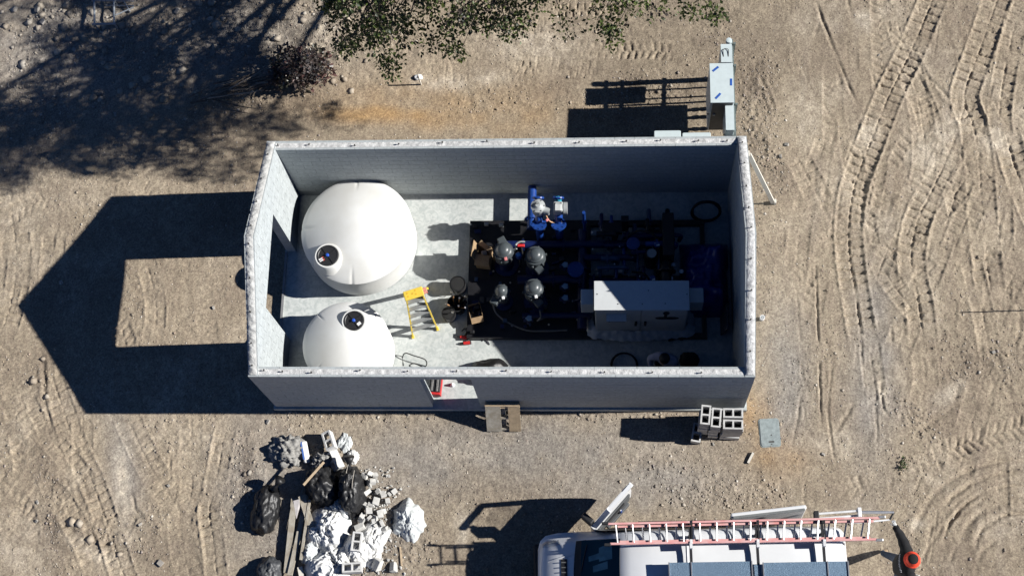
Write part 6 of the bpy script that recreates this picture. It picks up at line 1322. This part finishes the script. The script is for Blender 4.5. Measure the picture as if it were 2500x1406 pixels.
# ---- dry twigs and weeds here and there
for u, v, lab in ((1745, 40, 'small green weed at the north edge of the track marks'), (1938, 1130, None), (2204, 1135, 'tiny green weed among the tyre marks')):
    if not lab: continue
    p = G(u, v); w_ = thing('weed', lab, 'weed', p); leaves('leaves', [(p.x + g.gauss(0, .06), p.y + g.gauss(0, .06), p.z + .04) for _ in range(7)], 9, [.06] * 7, .05, GT, LEAF, w_, 51)
# ================================================================== loose grit and stones too many to count
def gravel(name, label, n, smin, smax, power, weight, seed, palette, flat=.6):
    g = np.random.default_rng(seed); xs = []; ys = []
    u = g.uniform(-12.5, 11.7, n * 3); v = g.uniform(-6.3, 7.7, n * 3)
    i = np.clip(np.searchsorted(gx, u), 0, len(gx) - 1); j = np.clip(np.searchsorted(gy, v), 0, len(gy) - 1)
    keep = (g.random(n * 3) < weight[j, i]) & ~((np.abs(u) < 4.95) & (np.abs(v) < 2.56)); idx = np.where(keep)[0][:n]; u, v, i, j = u[idx], v[idx], i[idx], j[idx]; n = len(u)
    s = smin + (smax - smin) * g.random(n) ** power; z = GZ[j, i]
    base = np.array([(1, 0, 0), (.3, .95, 0), (-.8, .6, 0), (-.8, -.6, 0), (.3, -.95, 0), (.15, .1, 1), (-.1, 0, -.6)])
    F0 = np.array([(0, 1, 5), (1, 2, 5), (2, 3, 5), (3, 4, 5), (4, 0, 5), (1, 0, 6), (2, 1, 6), (3, 2, 6), (4, 3, 6), (0, 4, 6)])
    V = base[None] * g.uniform(.65, 1.25, (n, 7, 1)) + g.normal(size=(n, 7, 3)) * .10; V[..., 2] *= flat
    an = g.random(n) * 6.283; ca, sa = np.cos(an)[:, None], np.sin(an)[:, None]; x = V[..., 0] * ca - V[..., 1] * sa; y = V[..., 0] * sa + V[..., 1] * ca
    V = np.stack([x * s[:, None] + u[:, None], y * s[:, None] + v[:, None], V[..., 2] * s[:, None] + (z + s * .15)[:, None]], -1).reshape(-1, 3)
    F = (F0[None] + (np.arange(n) * 7)[:, None, None]).reshape(-1, 3); pal = np.asarray(palette); col = pal[g.integers(0, len(pal), n)] * g.uniform(.75, 1.25, (n, 1)) * .55 + C[j, i] * .55
    o = np_mesh(name, V, F, STONE, None, colors=np.repeat(col, 7, 0)); return tag(o, label, kind='stuff')
STONE = soil_material('stone'); 
for nd in STONE.node_tree.nodes:
    if nd.type == 'BUMP': nd.inputs['Strength'].default_value = .1
    if nd.type == 'VALTORGB':
        for e_ in nd.color_ramp.elements: e_.color = tuple(.35 * c + .65 for c in e_.color[:3]) + (1,)
wr = np.clip(rough * 1.0 - TRK * .8, 0.02, 1)
PAL = [(.34, .29, .23), (.28, .23, .18), (.40, .36, .31), (.22, .18, .15), (.46, .43, .39), (.30, .22, .19), (.25, .22, .23), (.36, .28, .19), (.60, .57, .52), (.14, .12, .11)]
gravel('grit', 'fine loose grit scattered over the dirt', 52000, .006, .022, 2.2, np.clip((wr - .3) * 1.4, .03, 1), 1, PAL)
gravel('small_stones', 'small loose stones scattered over the dirt', 8000, .014, .045, 3.2, np.clip((wr - .45) * 1.4, .02, 1), 2, PAL)
wz = np.maximum.reduce([blob(280, 180, 260, 80) * .55, blob(330, 60, 300, 70), blob(120, 60, 120, 60), blob(560, 30, 200, 60), blob(560, 240, 120, 25, -14), blob(100, 930, 25, 60), blob(610, 1140, 14, 60) * .7, blob(810, 90, 50, 90), blob(880, 1008, 200, 8), blob(230, 1310, 90, 16, 20) * .5, blob(640, 1000, 30, 14)])
gravel('cobbles', 'larger clods and stones in the rough ground at the upper left', 2300, .03, .13, 2.8, np.clip(wz * 1.1, 0.0, 1), 3, [(.36, .31, .25), (.30, .26, .21), (.42, .39, .34), (.26, .22, .18)])
